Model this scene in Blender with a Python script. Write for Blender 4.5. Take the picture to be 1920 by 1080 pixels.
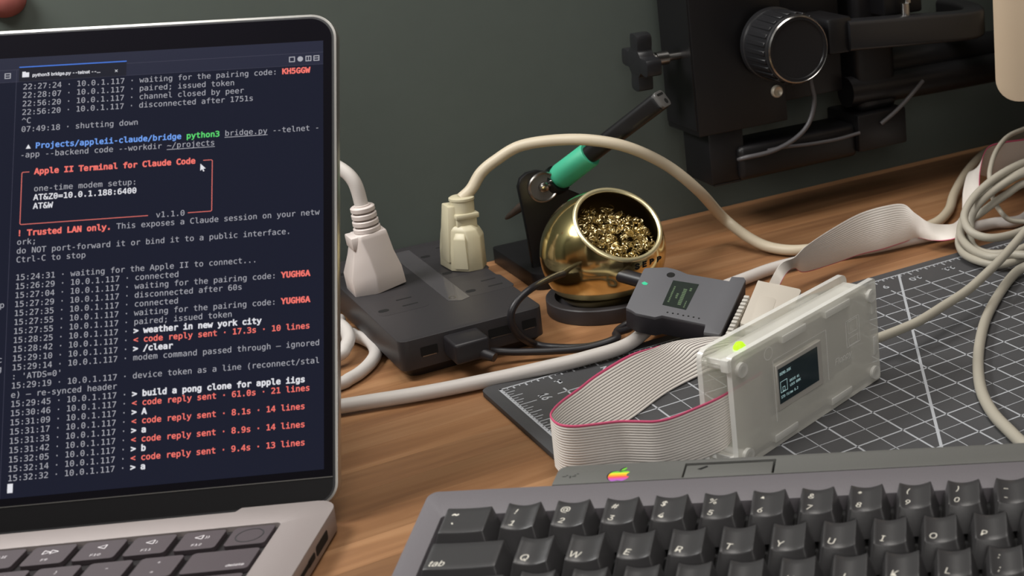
import bpy, bmesh, math, random
from mathutils import Vector, Matrix
random.seed(7)
C = bpy.context.scene
COL = C.collection
for o in list(bpy.data.objects): bpy.data.objects.remove(o)
S = 0.001                                   # everything below is written in millimetres
# ---------------------------------------------------------------- camera
F, CX, CY = 2690.43, 1850.0, 220.0          # focal length and principal point, in pixels of a 1920x1080 frame
CAM_R = [[0.786013, -0.617199, -0.035334], [-0.172023, -0.16346, -0.971437], [0.593794, 0.76964, -0.234654]]     # right, down, forward
CAM_C = [-216.26, -695.61, 301.76]      # position in mm
camd = bpy.data.cameras.new('camera'); cam = bpy.data.objects.new('camera', camd); COL.objects.link(cam)
_r, _d, _f = [Vector(v) for v in CAM_R]
cam.matrix_world = Matrix(((_r.x, -_d.x, -_f.x, CAM_C[0]*S), (_r.y, -_d.y, -_f.y, CAM_C[1]*S), (_r.z, -_d.z, -_f.z, CAM_C[2]*S), (0, 0, 0, 1)))
camd.sensor_width = 36; camd.lens = F/1920*36
camd.shift_x = (960-CX)/1920; camd.shift_y = -(540-CY)/1920
camd.clip_start = 0.02; camd.clip_end = 20
camd.dof.use_dof = True; camd.dof.focus_distance = 0.76; camd.dof.aperture_fstop = 20
C.camera = cam
# ---------------------------------------------------------------- view, world, lights
C.view_settings.view_transform = 'Standard'; C.view_settings.look = 'None'
C.view_settings.gamma = 1; C.view_settings.use_curve_mapping = False
C.view_settings.exposure = 0.0
w = bpy.data.worlds.new('world'); C.world = w; w.use_nodes = True
w.node_tree.nodes['Background'].inputs[0].default_value = (0.95, 0.97, 1.0, 1)
w.node_tree.nodes['Background'].inputs[1].default_value = 0.03
def area(name, loc, target, size, sy, power, col):
    l = bpy.data.lights.new(name, 'AREA'); l.shape = 'RECTANGLE'; l.size = size; l.size_y = sy; l.energy = power; l.color = col
    o = bpy.data.objects.new(name, l); COL.objects.link(o); o.location = Vector(loc)*S
    o.rotation_euler = (Vector(target)-Vector(loc)).to_track_quat('-Z', 'Y').to_euler()
    return o
area('desk_lamp', (110, -85, 1060), (100, -60, 0), 0.56, 0.46, 6.2, (1.0, 0.955, 0.90))
area('side_lamp', (-360, 110, 540), (-60, 217, 180), 0.2, 0.2, 4.0, (1.0, 0.99, 0.965))
area('front_fill', (-380, -1250, 620), (0, 0, 40), 0.4, 0.4, 3.0, (1.0, 0.965, 0.92))  # added fill from the front, brightens ribbon and case; no known source
area('ceiling_fill', (-300, -1300, 1880), (-300, -1299, 0), 1.2, 0.6, 7.5, (1.0, 0.96, 0.92))  # unseen panel added overhead as fill for faces turned to the viewer

# ---------------------------------------------------------------- helpers
def ray(px, py):
    a = Vector(((px-CX)/F, (py-CY)/F, 1)); return _r*a.x + _d*a.y + _f*a.z
CC = Vector(CAM_C)
def Zp(px, py, z):                          # the point at height z on the line of sight
    d = ray(px, py); return CC + d*((z-CC.z)/d.z)
def Yp(px, py, y):                          # the point at depth y
    d = ray(px, py); return CC + d*((y-CC.y)/d.y)
def PlaneP(px, py, p0, n):
    d = ray(px, py); return CC + d*((Vector(p0)-CC).dot(n)/d.dot(n))
def srgb(r, g, b):
    f = lambda c: (c/255/12.92) if c/255 <= .04045 else ((c/255+.055)/1.055)**2.4
    return (f(r), f(g), f(b), 1)
MATS = {}
def mat(name, col, rough=.5, metal=0, spec=.5, bump=0, bscale=300, emit=None, estr=1, trans=0, ior=1.45, coat=0, vary=0):
    m = bpy.data.materials.new(name); m.use_nodes = True; nt = m.node_tree; b = nt.nodes['Principled BSDF']
    b.inputs['Base Color'].default_value = col; b.inputs['Roughness'].default_value = rough; b.inputs['Metallic'].default_value = metal
    b.inputs['Specular IOR Level'].default_value = spec; b.inputs['Transmission Weight'].default_value = trans; b.inputs['IOR'].default_value = ior
    b.inputs['Coat Weight'].default_value = coat
    if emit: b.inputs['Emission Color'].default_value = emit; b.inputs['Emission Strength'].default_value = estr
    if bump or vary:
        tc = nt.nodes.new('ShaderNodeTexCoord'); nz = nt.nodes.new('ShaderNodeTexNoise'); nz.inputs['Scale'].default_value = bscale; nz.inputs['Detail'].default_value = 4
        nt.links.new(tc.outputs['Object'], nz.inputs['Vector'])
        if bump:
            bp = nt.nodes.new('ShaderNodeBump'); bp.inputs['Strength'].default_value = bump; bp.inputs['Distance'].default_value = .0004
            nt.links.new(nz.outputs['Fac'], bp.inputs['Height']); nt.links.new(bp.outputs['Normal'], b.inputs['Normal'])
        if vary:
            hv = nt.nodes.new('ShaderNodeHueSaturation'); mr = nt.nodes.new('ShaderNodeMapRange')
            mr.inputs['To Min'].default_value = 1-vary; mr.inputs['To Max'].default_value = 1+vary
            nt.links.new(nz.outputs['Fac'], mr.inputs['Value']); nt.links.new(mr.outputs['Result'], hv.inputs['Value'])
            hv.inputs['Color'].default_value = col; nt.links.new(hv.outputs['Color'], b.inputs['Base Color'])
    return m
ORIG = {}
def rootframe(o): return ORIG.get(o.name, Matrix.Identity(4))
def thing(name, label, cat, loc=(0, 0, 0), rotz=0, group=None):
    o = bpy.data.objects.new(name, None); COL.objects.link(o); o.empty_display_size = .02
    M = Matrix.Translation(Vector(loc)) @ Matrix.Rotation(rotz, 4, 'Z'); ORIG[o.name] = M
    o.location = Vector(loc)*S; o.rotation_euler = (0, 0, rotz); o['label'] = label; o['category'] = cat
    if group: o['group'] = group
    return o
def obj(name, bm, m, parent=None, world=False, smooth=True, label=None, cat=None, kind=None, group=None, M=None):
    # bm: coordinates in mm, in the frame of the thing (or of the world when world=True)
    if M is not None: bm.transform(M)
    if world and parent: bm.transform(rootframe(parent).inverted())
    bm.transform(Matrix.Scale(S, 4))
    me = bpy.data.meshes.new(name); bm.normal_update(); bm.to_mesh(me); bm.free()
    ms = m if isinstance(m, (list, tuple)) else [m]
    for x in ms: me.materials.append(x)
    if smooth:
        for p in me.polygons: p.use_smooth = True
        try: me.set_sharp_from_angle(angle=math.radians(38))
        except Exception: pass
    o = bpy.data.objects.new(name, me); COL.objects.link(o)
    if parent: o.parent = parent; ORIG[o.name] = rootframe(parent)
    if label: o['label'] = label
    if cat: o['category'] = cat
    if kind: o['kind'] = kind
    if group: o['group'] = group
    return o
def NB(): return bmesh.new()
def box(bm, x0, x1, y0, y1, z0, z1, bev=0, seg=2, M=None, mi=0):
    r = bmesh.ops.create_cube(bm, size=1); vs = r['verts']
    for v in vs: v.co = Vector((x0+(v.co.x+.5)*(x1-x0), y0+(v.co.y+.5)*(y1-y0), z0+(v.co.z+.5)*(z1-z0)))
    fs = list({f for v in vs for f in v.link_faces})
    if bev:
        es = list({e for v in vs for e in v.link_edges})
        r = bmesh.ops.bevel(bm, geom=es, offset=bev, segments=seg, affect='EDGES', profile=.5); vs = list({v for f in r['faces'] for v in f.verts} | {v for v in vs if v.is_valid}); fs = list({f for v in vs for f in v.link_faces})
    for f in fs: f.material_index = mi
    if M is not None: bmesh.ops.transform(bm, matrix=M, verts=vs)
    return vs
def cyl(bm, p0, p1, r0, r1=None, n=24, caps=True, mi=0):
    r1 = r0 if r1 is None else r1; p0, p1 = Vector(p0), Vector(p1); ax = (p1-p0).normalized()
    u = ax.orthogonal().normalized(); v = ax.cross(u)
    A = [bm.verts.new(p0+(u*math.cos(2*math.pi*i/n)+v*math.sin(2*math.pi*i/n))*r0) for i in range(n)]
    B = [bm.verts.new(p1+(u*math.cos(2*math.pi*i/n)+v*math.sin(2*math.pi*i/n))*r1) for i in range(n)]
    fs = [bm.faces.new((A[i], A[(i+1) % n], B[(i+1) % n], B[i])) for i in range(n)]
    if caps: fs += [bm.faces.new(A[::-1]), bm.faces.new(B)]
    for f in fs: f.material_index = mi
def revolve(bm, prof, p0, ax, n=40, closed=False):      # prof: (radius, distance along ax)
    p0 = Vector(p0); ax = Vector(ax).normalized(); u = ax.orthogonal().normalized(); v = ax.cross(u); rows = []
    for r, h in prof:
        if r < 1e-6: rows.append([bm.verts.new(p0+ax*h)]*n)
        else: rows.append([bm.verts.new(p0+ax*h+(u*math.cos(2*math.pi*i/n)+v*math.sin(2*math.pi*i/n))*r) for i in range(n)])
    R = range(len(rows)) if closed else range(len(rows)-1)
    for k in R:
        a, b = rows[k], rows[(k+1) % len(rows)]
        for i in range(n):
            q = [a[i], a[(i+1) % n], b[(i+1) % n], b[i]]; q2 = []
            for x in q:
                if x not in q2: q2.append(x)
            if len(q2) > 2:
                try: bm.faces.new(q2)
                except ValueError: pass
def catmull(P, n=10):
    P = [Vector(p) for p in P]; out = []; Q = [P[0]*2-P[1]]+P+[P[-1]*2-P[-2]]
    for i in range(1, len(Q)-2):
        a, b, c, d = Q[i-1:i+3]
        for k in range(n):
            t = k/n; out.append(.5*((2*b)+(c-a)*t+(2*a-5*b+4*c-d)*t*t+(3*b-a-3*c+d)*t**3))
    out.append(P[-1]); return out
def tube(bm, P, r, n=12, sub=10, caps=True):
    pts = catmull(P, sub) if sub > 1 else [Vector(p) for p in P]
    m = len(pts); rr = r if callable(r) else (lambda t: r); rows = []
    t0 = (pts[1]-pts[0]).normalized(); u = t0.orthogonal().normalized()
    for i, p in enumerate(pts):
        t = (pts[min(i+1, m-1)]-pts[max(i-1, 0)]).normalized(); u = (u-t*u.dot(t)).normalized(); v = t.cross(u); q = rr(i/(m-1))
        rows.append([bm.verts.new(p+(u*math.cos(2*math.pi*k/n)+v*math.sin(2*math.pi*k/n))*q) for k in range(n)])
    for a, b in zip(rows, rows[1:]):
        for k in range(n): bm.faces.new((a[k], a[(k+1) % n], b[(k+1) % n], b[k]))
    if caps: bm.faces.new(rows[0][::-1]); bm.faces.new(rows[-1])
def rrect(x0, x1, y0, y1, r, n=6):
    rs = r if isinstance(r, (list, tuple)) else [r]*4; out = []     # corners: (x0,y0) (x1,y0) (x1,y1) (x0,y1)
    for (cx, cy, a0), q in zip([(x0, y0, 180), (x1, y0, 270), (x1, y1, 0), (x0, y1, 90)], rs):
        sx = 1 if cx == x0 else -1; sy = 1 if cy == y0 else -1
        if q <= 0: out.append((cx, cy)); continue
        for k in range(n+1):
            a = math.radians(a0+90*k/n); out.append((cx+sx*q+q*math.cos(a), cy+sy*q+q*math.sin(a)))
    return out
def prism(bm, poly, z0, z1, holes=(), hz=None, mi=0):
    """outline extruded from z0 to z1; holes are outlines cut through (hz: depth at which the hole gets a floor)"""
    def ring(p, z): return [bm.verts.new((x, y, z)) for x, y in p]
    loops = [poly]+list(holes); fs = []
    for z, up in ((z1, True), (z0, False)):
        es = []; rings = []
        for lp in (loops if (up or hz is None) else loops[:1]):
            vs = ring(lp, z); rings.append(vs); es += [bm.edges.new((vs[i], vs[(i+1) % len(vs)])) for i in range(len(vs))]
        r = bmesh.ops.triangle_fill(bm, use_beauty=True, edges=es, normal=(0, 0, 1 if up else -1)); fs += [g for g in r['geom'] if isinstance(g, bmesh.types.BMFace)]
        if up: top = rings
        else: bot = rings
    for k, vs in enumerate(top):
        if k < len(bot): bs = bot[k]
        else: bs = ring(loops[k], hz); fs.append(bm.faces.new(bs))
        for i in range(len(vs)):
            j = (i+1) % len(vs); fs.append(bm.faces.new((bs[i], bs[j], vs[j], vs[i]) if k == 0 else (vs[i], vs[j], bs[j], bs[i])))
    for f in fs: f.material_index = mi
    bmesh.ops.recalc_face_normals(bm, faces=fs)
    return fs
def loft(bm, secs, cap=True):
    rows = [[bm.verts.new(p) for p in s] for s in secs]; n = len(rows[0]); fs = []
    for a, b in zip(rows, rows[1:]):
        for i in range(n): fs.append(bm.faces.new((a[i], a[(i+1) % n], b[(i+1) % n], b[i])))
    if cap: fs += [bm.faces.new(rows[0][::-1]), bm.faces.new(rows[-1])]
    bmesh.ops.recalc_face_normals(bm, faces=fs)
def bevel_all(bm, off, seg=2, ang=25):
    bmesh.ops.remove_doubles(bm, verts=bm.verts, dist=1e-4); bm.normal_update()
    es = [e for e in bm.edges if len(e.link_faces) == 2 and e.calc_face_angle(0) > math.radians(ang)]
    bmesh.ops.bevel(bm, geom=es, offset=off, segments=seg, affect='EDGES', profile=.5, clamp_overlap=True)
def frame(o, x, y, z):
    x, y, z = Vector(x), Vector(y), Vector(z); o = Vector(o)
    return Matrix(((x.x, y.x, z.x, o.x), (x.y, y.y, z.y, o.y), (x.z, y.z, z.z, o.z), (0, 0, 0, 1)))
# fonts that come with Blender
def bfont(fn):
    import os
    try:
        p = os.path.join(bpy.utils.system_resource('DATAFILES'), 'fonts', fn)
        return bpy.data.fonts.load(p)
    except Exception: return None
MONO = bfont('DejaVuSansMono.woff2'); SANS = bfont('Inter.woff2')
TC = {}
def glyphs(s, font=None, shear=0, bold=0, res=2):
    key = (s, font.name if font else '', shear, bold)
    if key not in TC:
        cu = bpy.data.curves.new('t', 'FONT'); cu.body = s; cu.size = 1; cu.shear = shear; cu.offset = bold; cu.resolution_u = res; cu.fill_mode = 'FRONT'
        if font: cu.font = font
        o = bpy.data.objects.new('t', cu); COL.objects.link(o); me = o.to_mesh()
        TC[key] = ([v.co.copy() for v in me.vertices], [tuple(p.vertices) for p in me.polygons]); o.to_mesh_clear()
        bpy.data.objects.remove(o); bpy.data.curves.remove(cu)
    return TC[key]
def text(bm, s, x, y, size, z=0, font=None, shear=0, bold=0, align='L', M=None, fn=None, sx=1, mi=0):
    vs, ps = glyphs(s, font, shear, bold)
    if not vs: return
    xs = [v.x for v in vs]; off = 0
    if align == 'C': off = -(min(xs)+max(xs))/2
    if align == 'R': off = -max(xs)
    nv = []
    for v in vs:
        p = Vector((x+(v.x+off)*size*sx, y+v.y*size, z))
        if fn: p = fn(p)
        if M is not None: p = M @ p
        nv.append(bm.verts.new(p))
    for p in ps:
        try: bm.faces.new([nv[i] for i in p]).material_index = mi
        except ValueError: pass
def quad(bm, pts, mi=0):
    f = bm.faces.new([bm.verts.new(p) for p in pts]); f.material_index = mi; return f
# ---------------------------------------------------------------- materials
def wood():
    m = bpy.data.materials.new('wood'); m.use_nodes = True; nt = m.node_tree; b = nt.nodes['Principled BSDF']; N = nt.nodes.new; L = nt.links.new
    tc = N('ShaderNodeTexCoord'); mp = N('ShaderNodeMapping'); mp.inputs['Scale'].default_value = (3.2, 46, 30); oi = N('ShaderNodeObjectInfo')
    ad = N('ShaderNodeVectorMath'); sc = N('ShaderNodeVectorMath'); sc.operation = 'SCALE'; sc.inputs['Scale'].default_value = 37
    cx = N('ShaderNodeCombineXYZ')
    for i in range(3): L(oi.outputs['Random'], cx.inputs[i])
    L(cx.outputs[0], sc.inputs[0]); L(tc.outputs['Object'], mp.inputs['Vector']); L(mp.outputs[0], ad.inputs[0]); L(sc.outputs[0], ad.inputs[1])
    nz = N('ShaderNodeTexNoise'); nz.inputs['Scale'].default_value = 1.6; nz.inputs['Detail'].default_value = 7; nz.inputs['Roughness'].default_value = .62; nz.inputs['Distortion'].default_value = .6
    L(ad.outputs[0], nz.inputs['Vector'])
    rp = N('ShaderNodeValToRGB'); e = rp.color_ramp.elements
    e[0].position = .28; e[0].color = srgb(130, 92, 64); e[1].position = .74; e[1].color = srgb(178, 137, 100)
    x = e.new(.5); x.color = srgb(154, 113, 79)
    L(nz.outputs['Fac'], rp.inputs['Fac'])
    mx = N('ShaderNodeMix'); mx.data_type = 'RGBA'; mx.blend_type = 'MULTIPLY'; mx.inputs['Factor'].default_value = 1
    L(rp.outputs['Color'], mx.inputs['A']); L(oi.outputs['Color'], mx.inputs['B']); L(mx.outputs['Result'], b.inputs['Base Color'])
    b.inputs['Roughness'].default_value = .42; b.inputs['Specular IOR Level'].default_value = .35
    bp = N('ShaderNodeBump'); bp.inputs['Strength'].default_value = .12; bp.inputs['Distance'].default_value = .0005
    L(nz.outputs['Fac'], bp.inputs['Height']); L(bp.outputs[0], b.inputs['Normal'])
    return m
M_WOOD = wood()
M_WALL = mat('wall_paint', srgb(79, 86, 81), .9, bump=.15, bscale=90, vary=.04)
M_FLOOR = mat('floor_board', srgb(96, 84, 72), .6, vary=.1, bscale=20)
M_MAT = mat('mat_vinyl', srgb(72, 72, 74), .62, bump=.25, bscale=1500)
M_PRINT = mat('mat_print', srgb(178, 181, 186), .6)
M_ALU = mat('aluminium', srgb(154, 145, 143), .45, metal=.25, bump=.03, bscale=2500)
M_ALU2 = mat('aluminium_rim', srgb(205, 203, 198), .3, metal=.9)
M_GLASS = mat('glass_black', srgb(20, 19, 24), .12, spec=.4)
M_GASK = mat('gasket', srgb(48, 48, 50), .5)
M_BLK = mat('black_plastic', srgb(16, 15, 17), .45)
M_WELL = mat('key_well', srgb(20, 14, 17), .7)
M_LKEY = mat('laptop_key', srgb(78, 70, 74), .5, bump=.05, bscale=2000)
M_LLEG = mat('key_legend', srgb(222, 218, 220), .5, emit=srgb(200, 196, 198), estr=.25)
M_DISP = mat('display', srgb(5, 5, 7), .2, emit=srgb(29, 31, 45), estr=1, spec=.22)
def em(n, r, g, b): return mat(n, srgb(4, 4, 4), .4, emit=srgb(r, g, b), estr=1, spec=.1)
E_GREY = em('text_grey', 168, 168, 176); E_BOLD = em('text_white', 226, 226, 232); E_RED = em('text_red', 244, 118, 108)
E_BLUE = em('text_blue', 112, 160, 240); E_GRN = em('text_green', 92, 214, 112); E_DIM = em('text_dim', 62, 62, 78); E_BAR = em('bar', 38, 40, 58)
E_TABB = em('tab_blue', 70, 118, 214); E_BORD = em('box_red', 214, 110, 102); E_TAB = em('tab_bg', 27, 28, 40)
M_HUB = mat('hub_plastic', srgb(48, 46, 48), .42, bump=.12, bscale=1800)
M_HUBS = mat('hub_side', srgb(30, 28, 30), .5, bump=.1, bscale=1800)
M_GLOSS = mat('hub_gloss', srgb(70, 68, 70), .15)
M_SLOT = mat('slot', srgb(8, 8, 8), .8)
M_WHITE = mat('white_pvc', srgb(200, 194, 189), .45, bump=.04, bscale=900)
M_PLUGW = mat('plug_white', srgb(208, 198, 193), .45)
M_CREAM = mat('cream_pvc', srgb(192, 180, 158), .45, bump=.04, bscale=900)
M_PLUGC = mat('plug_cream', srgb(192, 184, 157), .42)
M_GREIGE = mat('greige_pvc', srgb(176, 170, 156), .45, bump=.04, bscale=900)
M_BCAB = mat('black_cable', srgb(34, 32, 35), .42)
M_BRASS = mat('brass', (0.84, 0.68, 0.32, 1), .14, metal=1, vary=.05, bscale=60)
M_BRASSR = mat('brass_rim', (0.95, 0.85, 0.52, 1), .32, metal=.85)
M_WOOL = mat('brass_wool', (0.78, 0.64, 0.34, 1), .3, metal=1)
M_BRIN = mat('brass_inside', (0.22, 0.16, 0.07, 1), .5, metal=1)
M_RUB = mat('black_rubber', srgb(50, 47, 49), .5)
M_GREEN = mat('green_grip', srgb(64, 170, 134), .55)
M_STEEL = mat('steel', srgb(170, 168, 165), .25, metal=1)
M_TIP = mat('worn_tip', srgb(96, 84, 76), .45, metal=.8, vary=.25, bscale=300)
M_SCOPE = mat('scope_black', srgb(17, 16, 18), .42, bump=.05, bscale=700)
M_SCOPE2 = mat('scope_satin', srgb(33, 33, 35), .32)
M_CAP = mat('cap_grey', srgb(92, 91, 90), .3)
M_LCORD = mat('lamp_cord', srgb(88, 86, 88), .4)
M_SCREW = mat('brass_screw', srgb(200, 192, 176), .4, metal=.6)
M_BEIGE = mat('beige_case', srgb(205, 184, 158), .5, bump=.08, bscale=1500)
M_DONG = mat('grey_print', srgb(94, 94, 98), .55, bump=.1, bscale=1400)
M_DONG_SHADE = mat('grey_print_shaded', srgb(40, 37, 42), .6)  # same grey plastic, darkened to paint the shade on the module's sides
M_OLED1 = mat('oled_dark', srgb(34, 40, 36), .2, emit=srgb(24, 30, 26), estr=.5)
E_OL1 = em('oled_text', 96, 112, 86); E_OL2 = em('oled_text_teal', 150, 178, 178)
M_DB = mat('putty_plastic', srgb(196, 188, 176), .5)
M_RIB = mat('ribbon_grey', srgb(230, 224, 217), .42)
M_RIBV = mat('ribbon_groove', srgb(120, 112, 112), .6)
M_RIBR = mat('ribbon_red', srgb(205, 84, 120), .45)
M_KB = mat('keyboard_plastic', srgb(106, 102, 106), .5, bump=.3, bscale=2200)
M_KBW = mat('keyboard_well', srgb(14, 13, 14), .8)
M_KB2 = mat('keyboard_ledge', srgb(100, 100, 97), .5, bump=.3, bscale=2200)
M_KEY = mat('keycap', srgb(60, 59, 60), .3, bump=.08, bscale=2400)
M_LEG = mat('keycap_print', srgb(232, 228, 216), .5)
M_PCB = mat('pcb', srgb(196, 195, 190), .5)
M_OLBZ = mat('oled_bezel', srgb(196, 192, 184), .4)
M_LED = mat('led', srgb(120, 190, 20), .4, emit=srgb(182, 240, 40), estr=1.0)
M_LEDT = mat('led_teal', srgb(40, 130, 100), .4, emit=srgb(60, 190, 140), estr=.8)
M_RED = mat('dull_red', srgb(150, 84, 78), .8)
def acrylic(name, col, rough, clear):            # thin hazy acrylic: part lets light straight through, part scatters it
    m = mat(name, col, rough, spec=.6); nt = m.node_tree; b = nt.nodes['Principled BSDF']; out = nt.nodes['Material Output']
    t = nt.nodes.new('ShaderNodeBsdfTransparent'); t.inputs[0].default_value = (.97, .97, .95, 1); mx = nt.nodes.new('ShaderNodeMixShader'); mx.inputs[0].default_value = 1-clear
    nt.links.new(t.outputs[0], mx.inputs[1]); nt.links.new(b.outputs[0], mx.inputs[2]); nt.links.new(mx.outputs[0], out.inputs['Surface'])
    return m
M_ACRF = acrylic('acrylic_frosted', srgb(242, 240, 233), .24, .5)
M_ACRE = acrylic('acrylic_edge', srgb(250, 249, 245), .1, .42)
M_ENG = mat('engraving', srgb(250, 249, 244), .6)

# ---------------------------------------------------------------- room and desk
YW = 217.0
bm = NB(); quad(bm, [(-2500, YW, -760), (2500, YW, -760), (2500, YW, 1900), (-2500, YW, 1900)]); o = obj('wall_back', bm, M_WALL, smooth=False, kind='structure')
bm = NB(); quad(bm, [(-2500, -2500, -760), (2500, -2500, -760), (2500, YW, -760), (-2500, YW, -760)]); obj('floor', bm, M_FLOOR, smooth=False, kind='structure')
M_ROOM = mat('room_paint', srgb(140, 138, 132), .9)
bm = NB(); quad(bm, [(-2500, YW, -760), (-2500, -2500, -760), (-2500, -2500, 1900), (-2500, YW, 1900)][::-1]); obj('wall_left', bm, M_ROOM, smooth=False, kind='structure')
bm = NB(); quad(bm, [(2500, YW, -760), (2500, -2500, -760), (2500, -2500, 1900), (2500, YW, 1900)]); obj('wall_right', bm, M_ROOM, smooth=False, kind='structure')
bm = NB(); quad(bm, [(-2500, -2500, -760), (2500, -2500, -760), (2500, -2500, 1900), (-2500, -2500, 1900)][::-1]); obj('wall_front', bm, M_ROOM, smooth=False, kind='structure')
bm = NB(); quad(bm, [(-2500, -2500, 1900), (2500, -2500, 1900), (2500, YW, 1900), (-2500, YW, 1900)][::-1]); obj('ceiling', bm, M_ROOM, smooth=False, kind='structure')
desk = thing('desk', 'warm brown wooden desk of narrow glued staves against the grey wall', 'desk', (0, -340, -760))
bm = NB(); box(bm, -900, 900, -900, 215, -30, -6); obj('desk_top_core', bm, M_WOOD, desk, world=True)
for x in (-840, 840):
    for y in (-840, 150):
        bm = NB(); box(bm, x-30, x+30, y-30, y+30, -760, -30, 2); obj('leg', bm, M_WOOD, desk, world=True)
Wp = 22.2; y = -82.0
while y < YW-Wp: y += Wp
rnd = random.Random(11); yy = y
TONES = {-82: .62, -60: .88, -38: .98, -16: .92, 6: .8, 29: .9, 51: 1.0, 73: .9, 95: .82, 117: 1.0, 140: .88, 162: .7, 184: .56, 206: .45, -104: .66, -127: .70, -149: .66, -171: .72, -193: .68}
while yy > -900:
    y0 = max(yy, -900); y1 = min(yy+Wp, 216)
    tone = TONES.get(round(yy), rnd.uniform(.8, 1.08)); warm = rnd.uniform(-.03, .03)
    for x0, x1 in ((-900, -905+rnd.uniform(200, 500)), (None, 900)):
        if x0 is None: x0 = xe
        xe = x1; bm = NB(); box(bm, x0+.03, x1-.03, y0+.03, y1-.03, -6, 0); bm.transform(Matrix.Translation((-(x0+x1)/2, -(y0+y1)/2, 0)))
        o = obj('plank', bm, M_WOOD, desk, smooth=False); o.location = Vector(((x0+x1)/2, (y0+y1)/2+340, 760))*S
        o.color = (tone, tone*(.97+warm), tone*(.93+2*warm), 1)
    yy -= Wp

# ---------------------------------------------------------------- cutting mat
IN = 25.4
mt = thing('cutting_mat', 'dark grey self-healing cutting mat with white inch grid under the clear case', 'cutting mat', (300, -110, 0))
bm = NB(); prism(bm, rrect(-7.5, 618, -440, 8.5, 5), 0.15, 3.0); bevel_all(bm, .5, 2, 40); obj('mat_sheet', bm, M_MAT, mt, world=True)
bm = NB()
ZL = 3.06
def ln(x0, y0, x1, y1, wd, z=ZL):
    d = Vector((x1-x0, y1-y0, 0)).normalized(); p = Vector((-d.y, d.x, 0))*wd/2; a = Vector((x0, y0, z)); b = Vector((x1, y1, z))
    quad(bm, [a-p, b-p, b+p, a+p])
XM, YM = 23.6*IN, -17*IN
ln(-.7, 0, XM, 0, 1.3); ln(0, .6, 0, YM, 1.7)
for k in range(1, 23*8):
    L_ = 5.2 if k % 8 == 0 else (4.0 if k % 4 == 0 else (3.4 if k % 2 == 0 else 2.2)); x = k*IN/8; ln(x, 0, x, -L_, .55 if k % 2 else .9)
for k in range(1, 16*8):
    L_ = 9.5 if k % 8 == 0 else (7.0 if k % 4 == 0 else (5.2 if k % 2 == 0 else 3.6)); y = -k*IN/8; ln(0, y, L_, y, .5 if k % 2 else .7)
for k in range(1, 24): ln(k*IN, -.8*IN if k < 3 else -.78*IN, k*IN, YM, .95)
for k in range(1, 17): ln(.8*IN, -k*IN, XM, -k*IN, .95)
for k in range(2, 47):
    if k % 2: ln(k*IN/2, -IN, k*IN/2, YM, .45, ZL-.01)
for k in range(3, 33):
    if k % 2: ln(IN, -k*IN/2, XM, -k*IN/2, .45, ZL-.01)
ln(9.76*IN, 0, 9.76*IN-9*IN/math.tan(math.radians(60)), -9*IN, 1.5, ZL+.01)
# digits: along the back ruler they read upside down, down the left ruler they read along the edge
for k in range(1, 23):
    text(bm, str(k), 0, 0, 9.5, 0, SANS, bold=.02, align='C', M=frame((k*IN+(1.0 if k < 10 else -2.5), -9.0 if k < 3 else -10.0, ZL+.02), (-1, 0, 0), (0, -1, 0), (0, 0, 1)))
for k in range(1, 9):
    text(bm, str(17-k), 0, 0, 9.5, 0, SANS, bold=.02, align='C', M=frame((11.8, -k*IN+1.0, ZL+.02), (0, -1, 0), (1, 0, 0), (0, 0, 1)))
obj('printed_grid', bm, M_PRINT, mt, world=True, smooth=False)

# ---------------------------------------------------------------- laptop
LA = math.radians(-30.17); LO = Vector((-102.5, -87.2, 0))
lap = thing('laptop', 'open silver laptop showing a dark terminal window, left of the cables', 'laptop', LO, LA)
XL, XR = -310.4, 2.2
bm = NB()
rec = [(-37.8-2, .8), (-37.2, 4)]
poly = rrect(XL, XR, -218, 4, [11, 11, 9, 9])
i = max(range(len(poly)), key=lambda k: (poly[k][1], poly[k][0]))
back = [p for p in poly]
# cut the hinge recess into the back edge
out = []
for k, p in enumerate(poly):
    out.append(p)
    q = poly[(k+1) % len(poly)]
    if p[1] > 3.9 and q[1] > 3.9 and p[0]-q[0] > 100: out += [(-37.0, 4), (-38.6, .8), (XL+XR+38.6, .8), (XL+XR+37.0, 4)]
KX1, KX0 = -15.8, XL+XR+15.8
prism(bm, out, 1.5, 12, holes=[rrect(KX0, KX1, -119, -12.2, 2.2, 4)], hz=9.6)
bevel_all(bm, .5, 2, 50); obj('base', bm, M_ALU, lap)
bm = NB(); prism(bm, rrect(KX0+.1, KX1-.1, -118.9, -12.3, 2.1, 4), 9.5, 9.75); obj('key_bed', bm, M_WELL, lap, smooth=False)
for fx in (XL+25, XR-25):
    for fy in (-195, -20): bm = NB(); cyl(bm, (fx, fy, 0), (fx, fy, 1.6), 7, n=20); obj('foot', bm, M_RUB, lap)
bm = NB(); prism(bm, rrect((XL+XR)/2-78, (XL+XR)/2+78, -212, -130, 3), 11.9, 12.05); obj('trackpad', bm, M_ALU, lap, smooth=False)
# ports on the right side
def side_hit(px, py):
    n = Vector((math.cos(LA), math.sin(LA), 0)); p = PlaneP(px, py, LO+n*XR, n); v = p-LO; return (-math.sin(LA)*v.x+math.cos(LA)*v.y, p.z)
for nm, px, py, hw, hh in (('media_port', 601, 1002, 7.4, 2.2), ('connector_port', 583.5, 1046, 4.4, 1.5), ('card_slot', 563, 1082, 12, 1.1)):
    cy_, cz_ = side_hit(px, py); bm = NB(); pl = rrect(-hw, hw, -hh, hh, min(hh*.9, 1.2), 4)
    prism(bm, pl, 0, .12); obj(nm, bm, M_SLOT, lap, M=frame((XR, cy_, 6.2), (0, 1, 0), (0, 0, 1), (1, 0, 0)), smooth=False)
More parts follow.
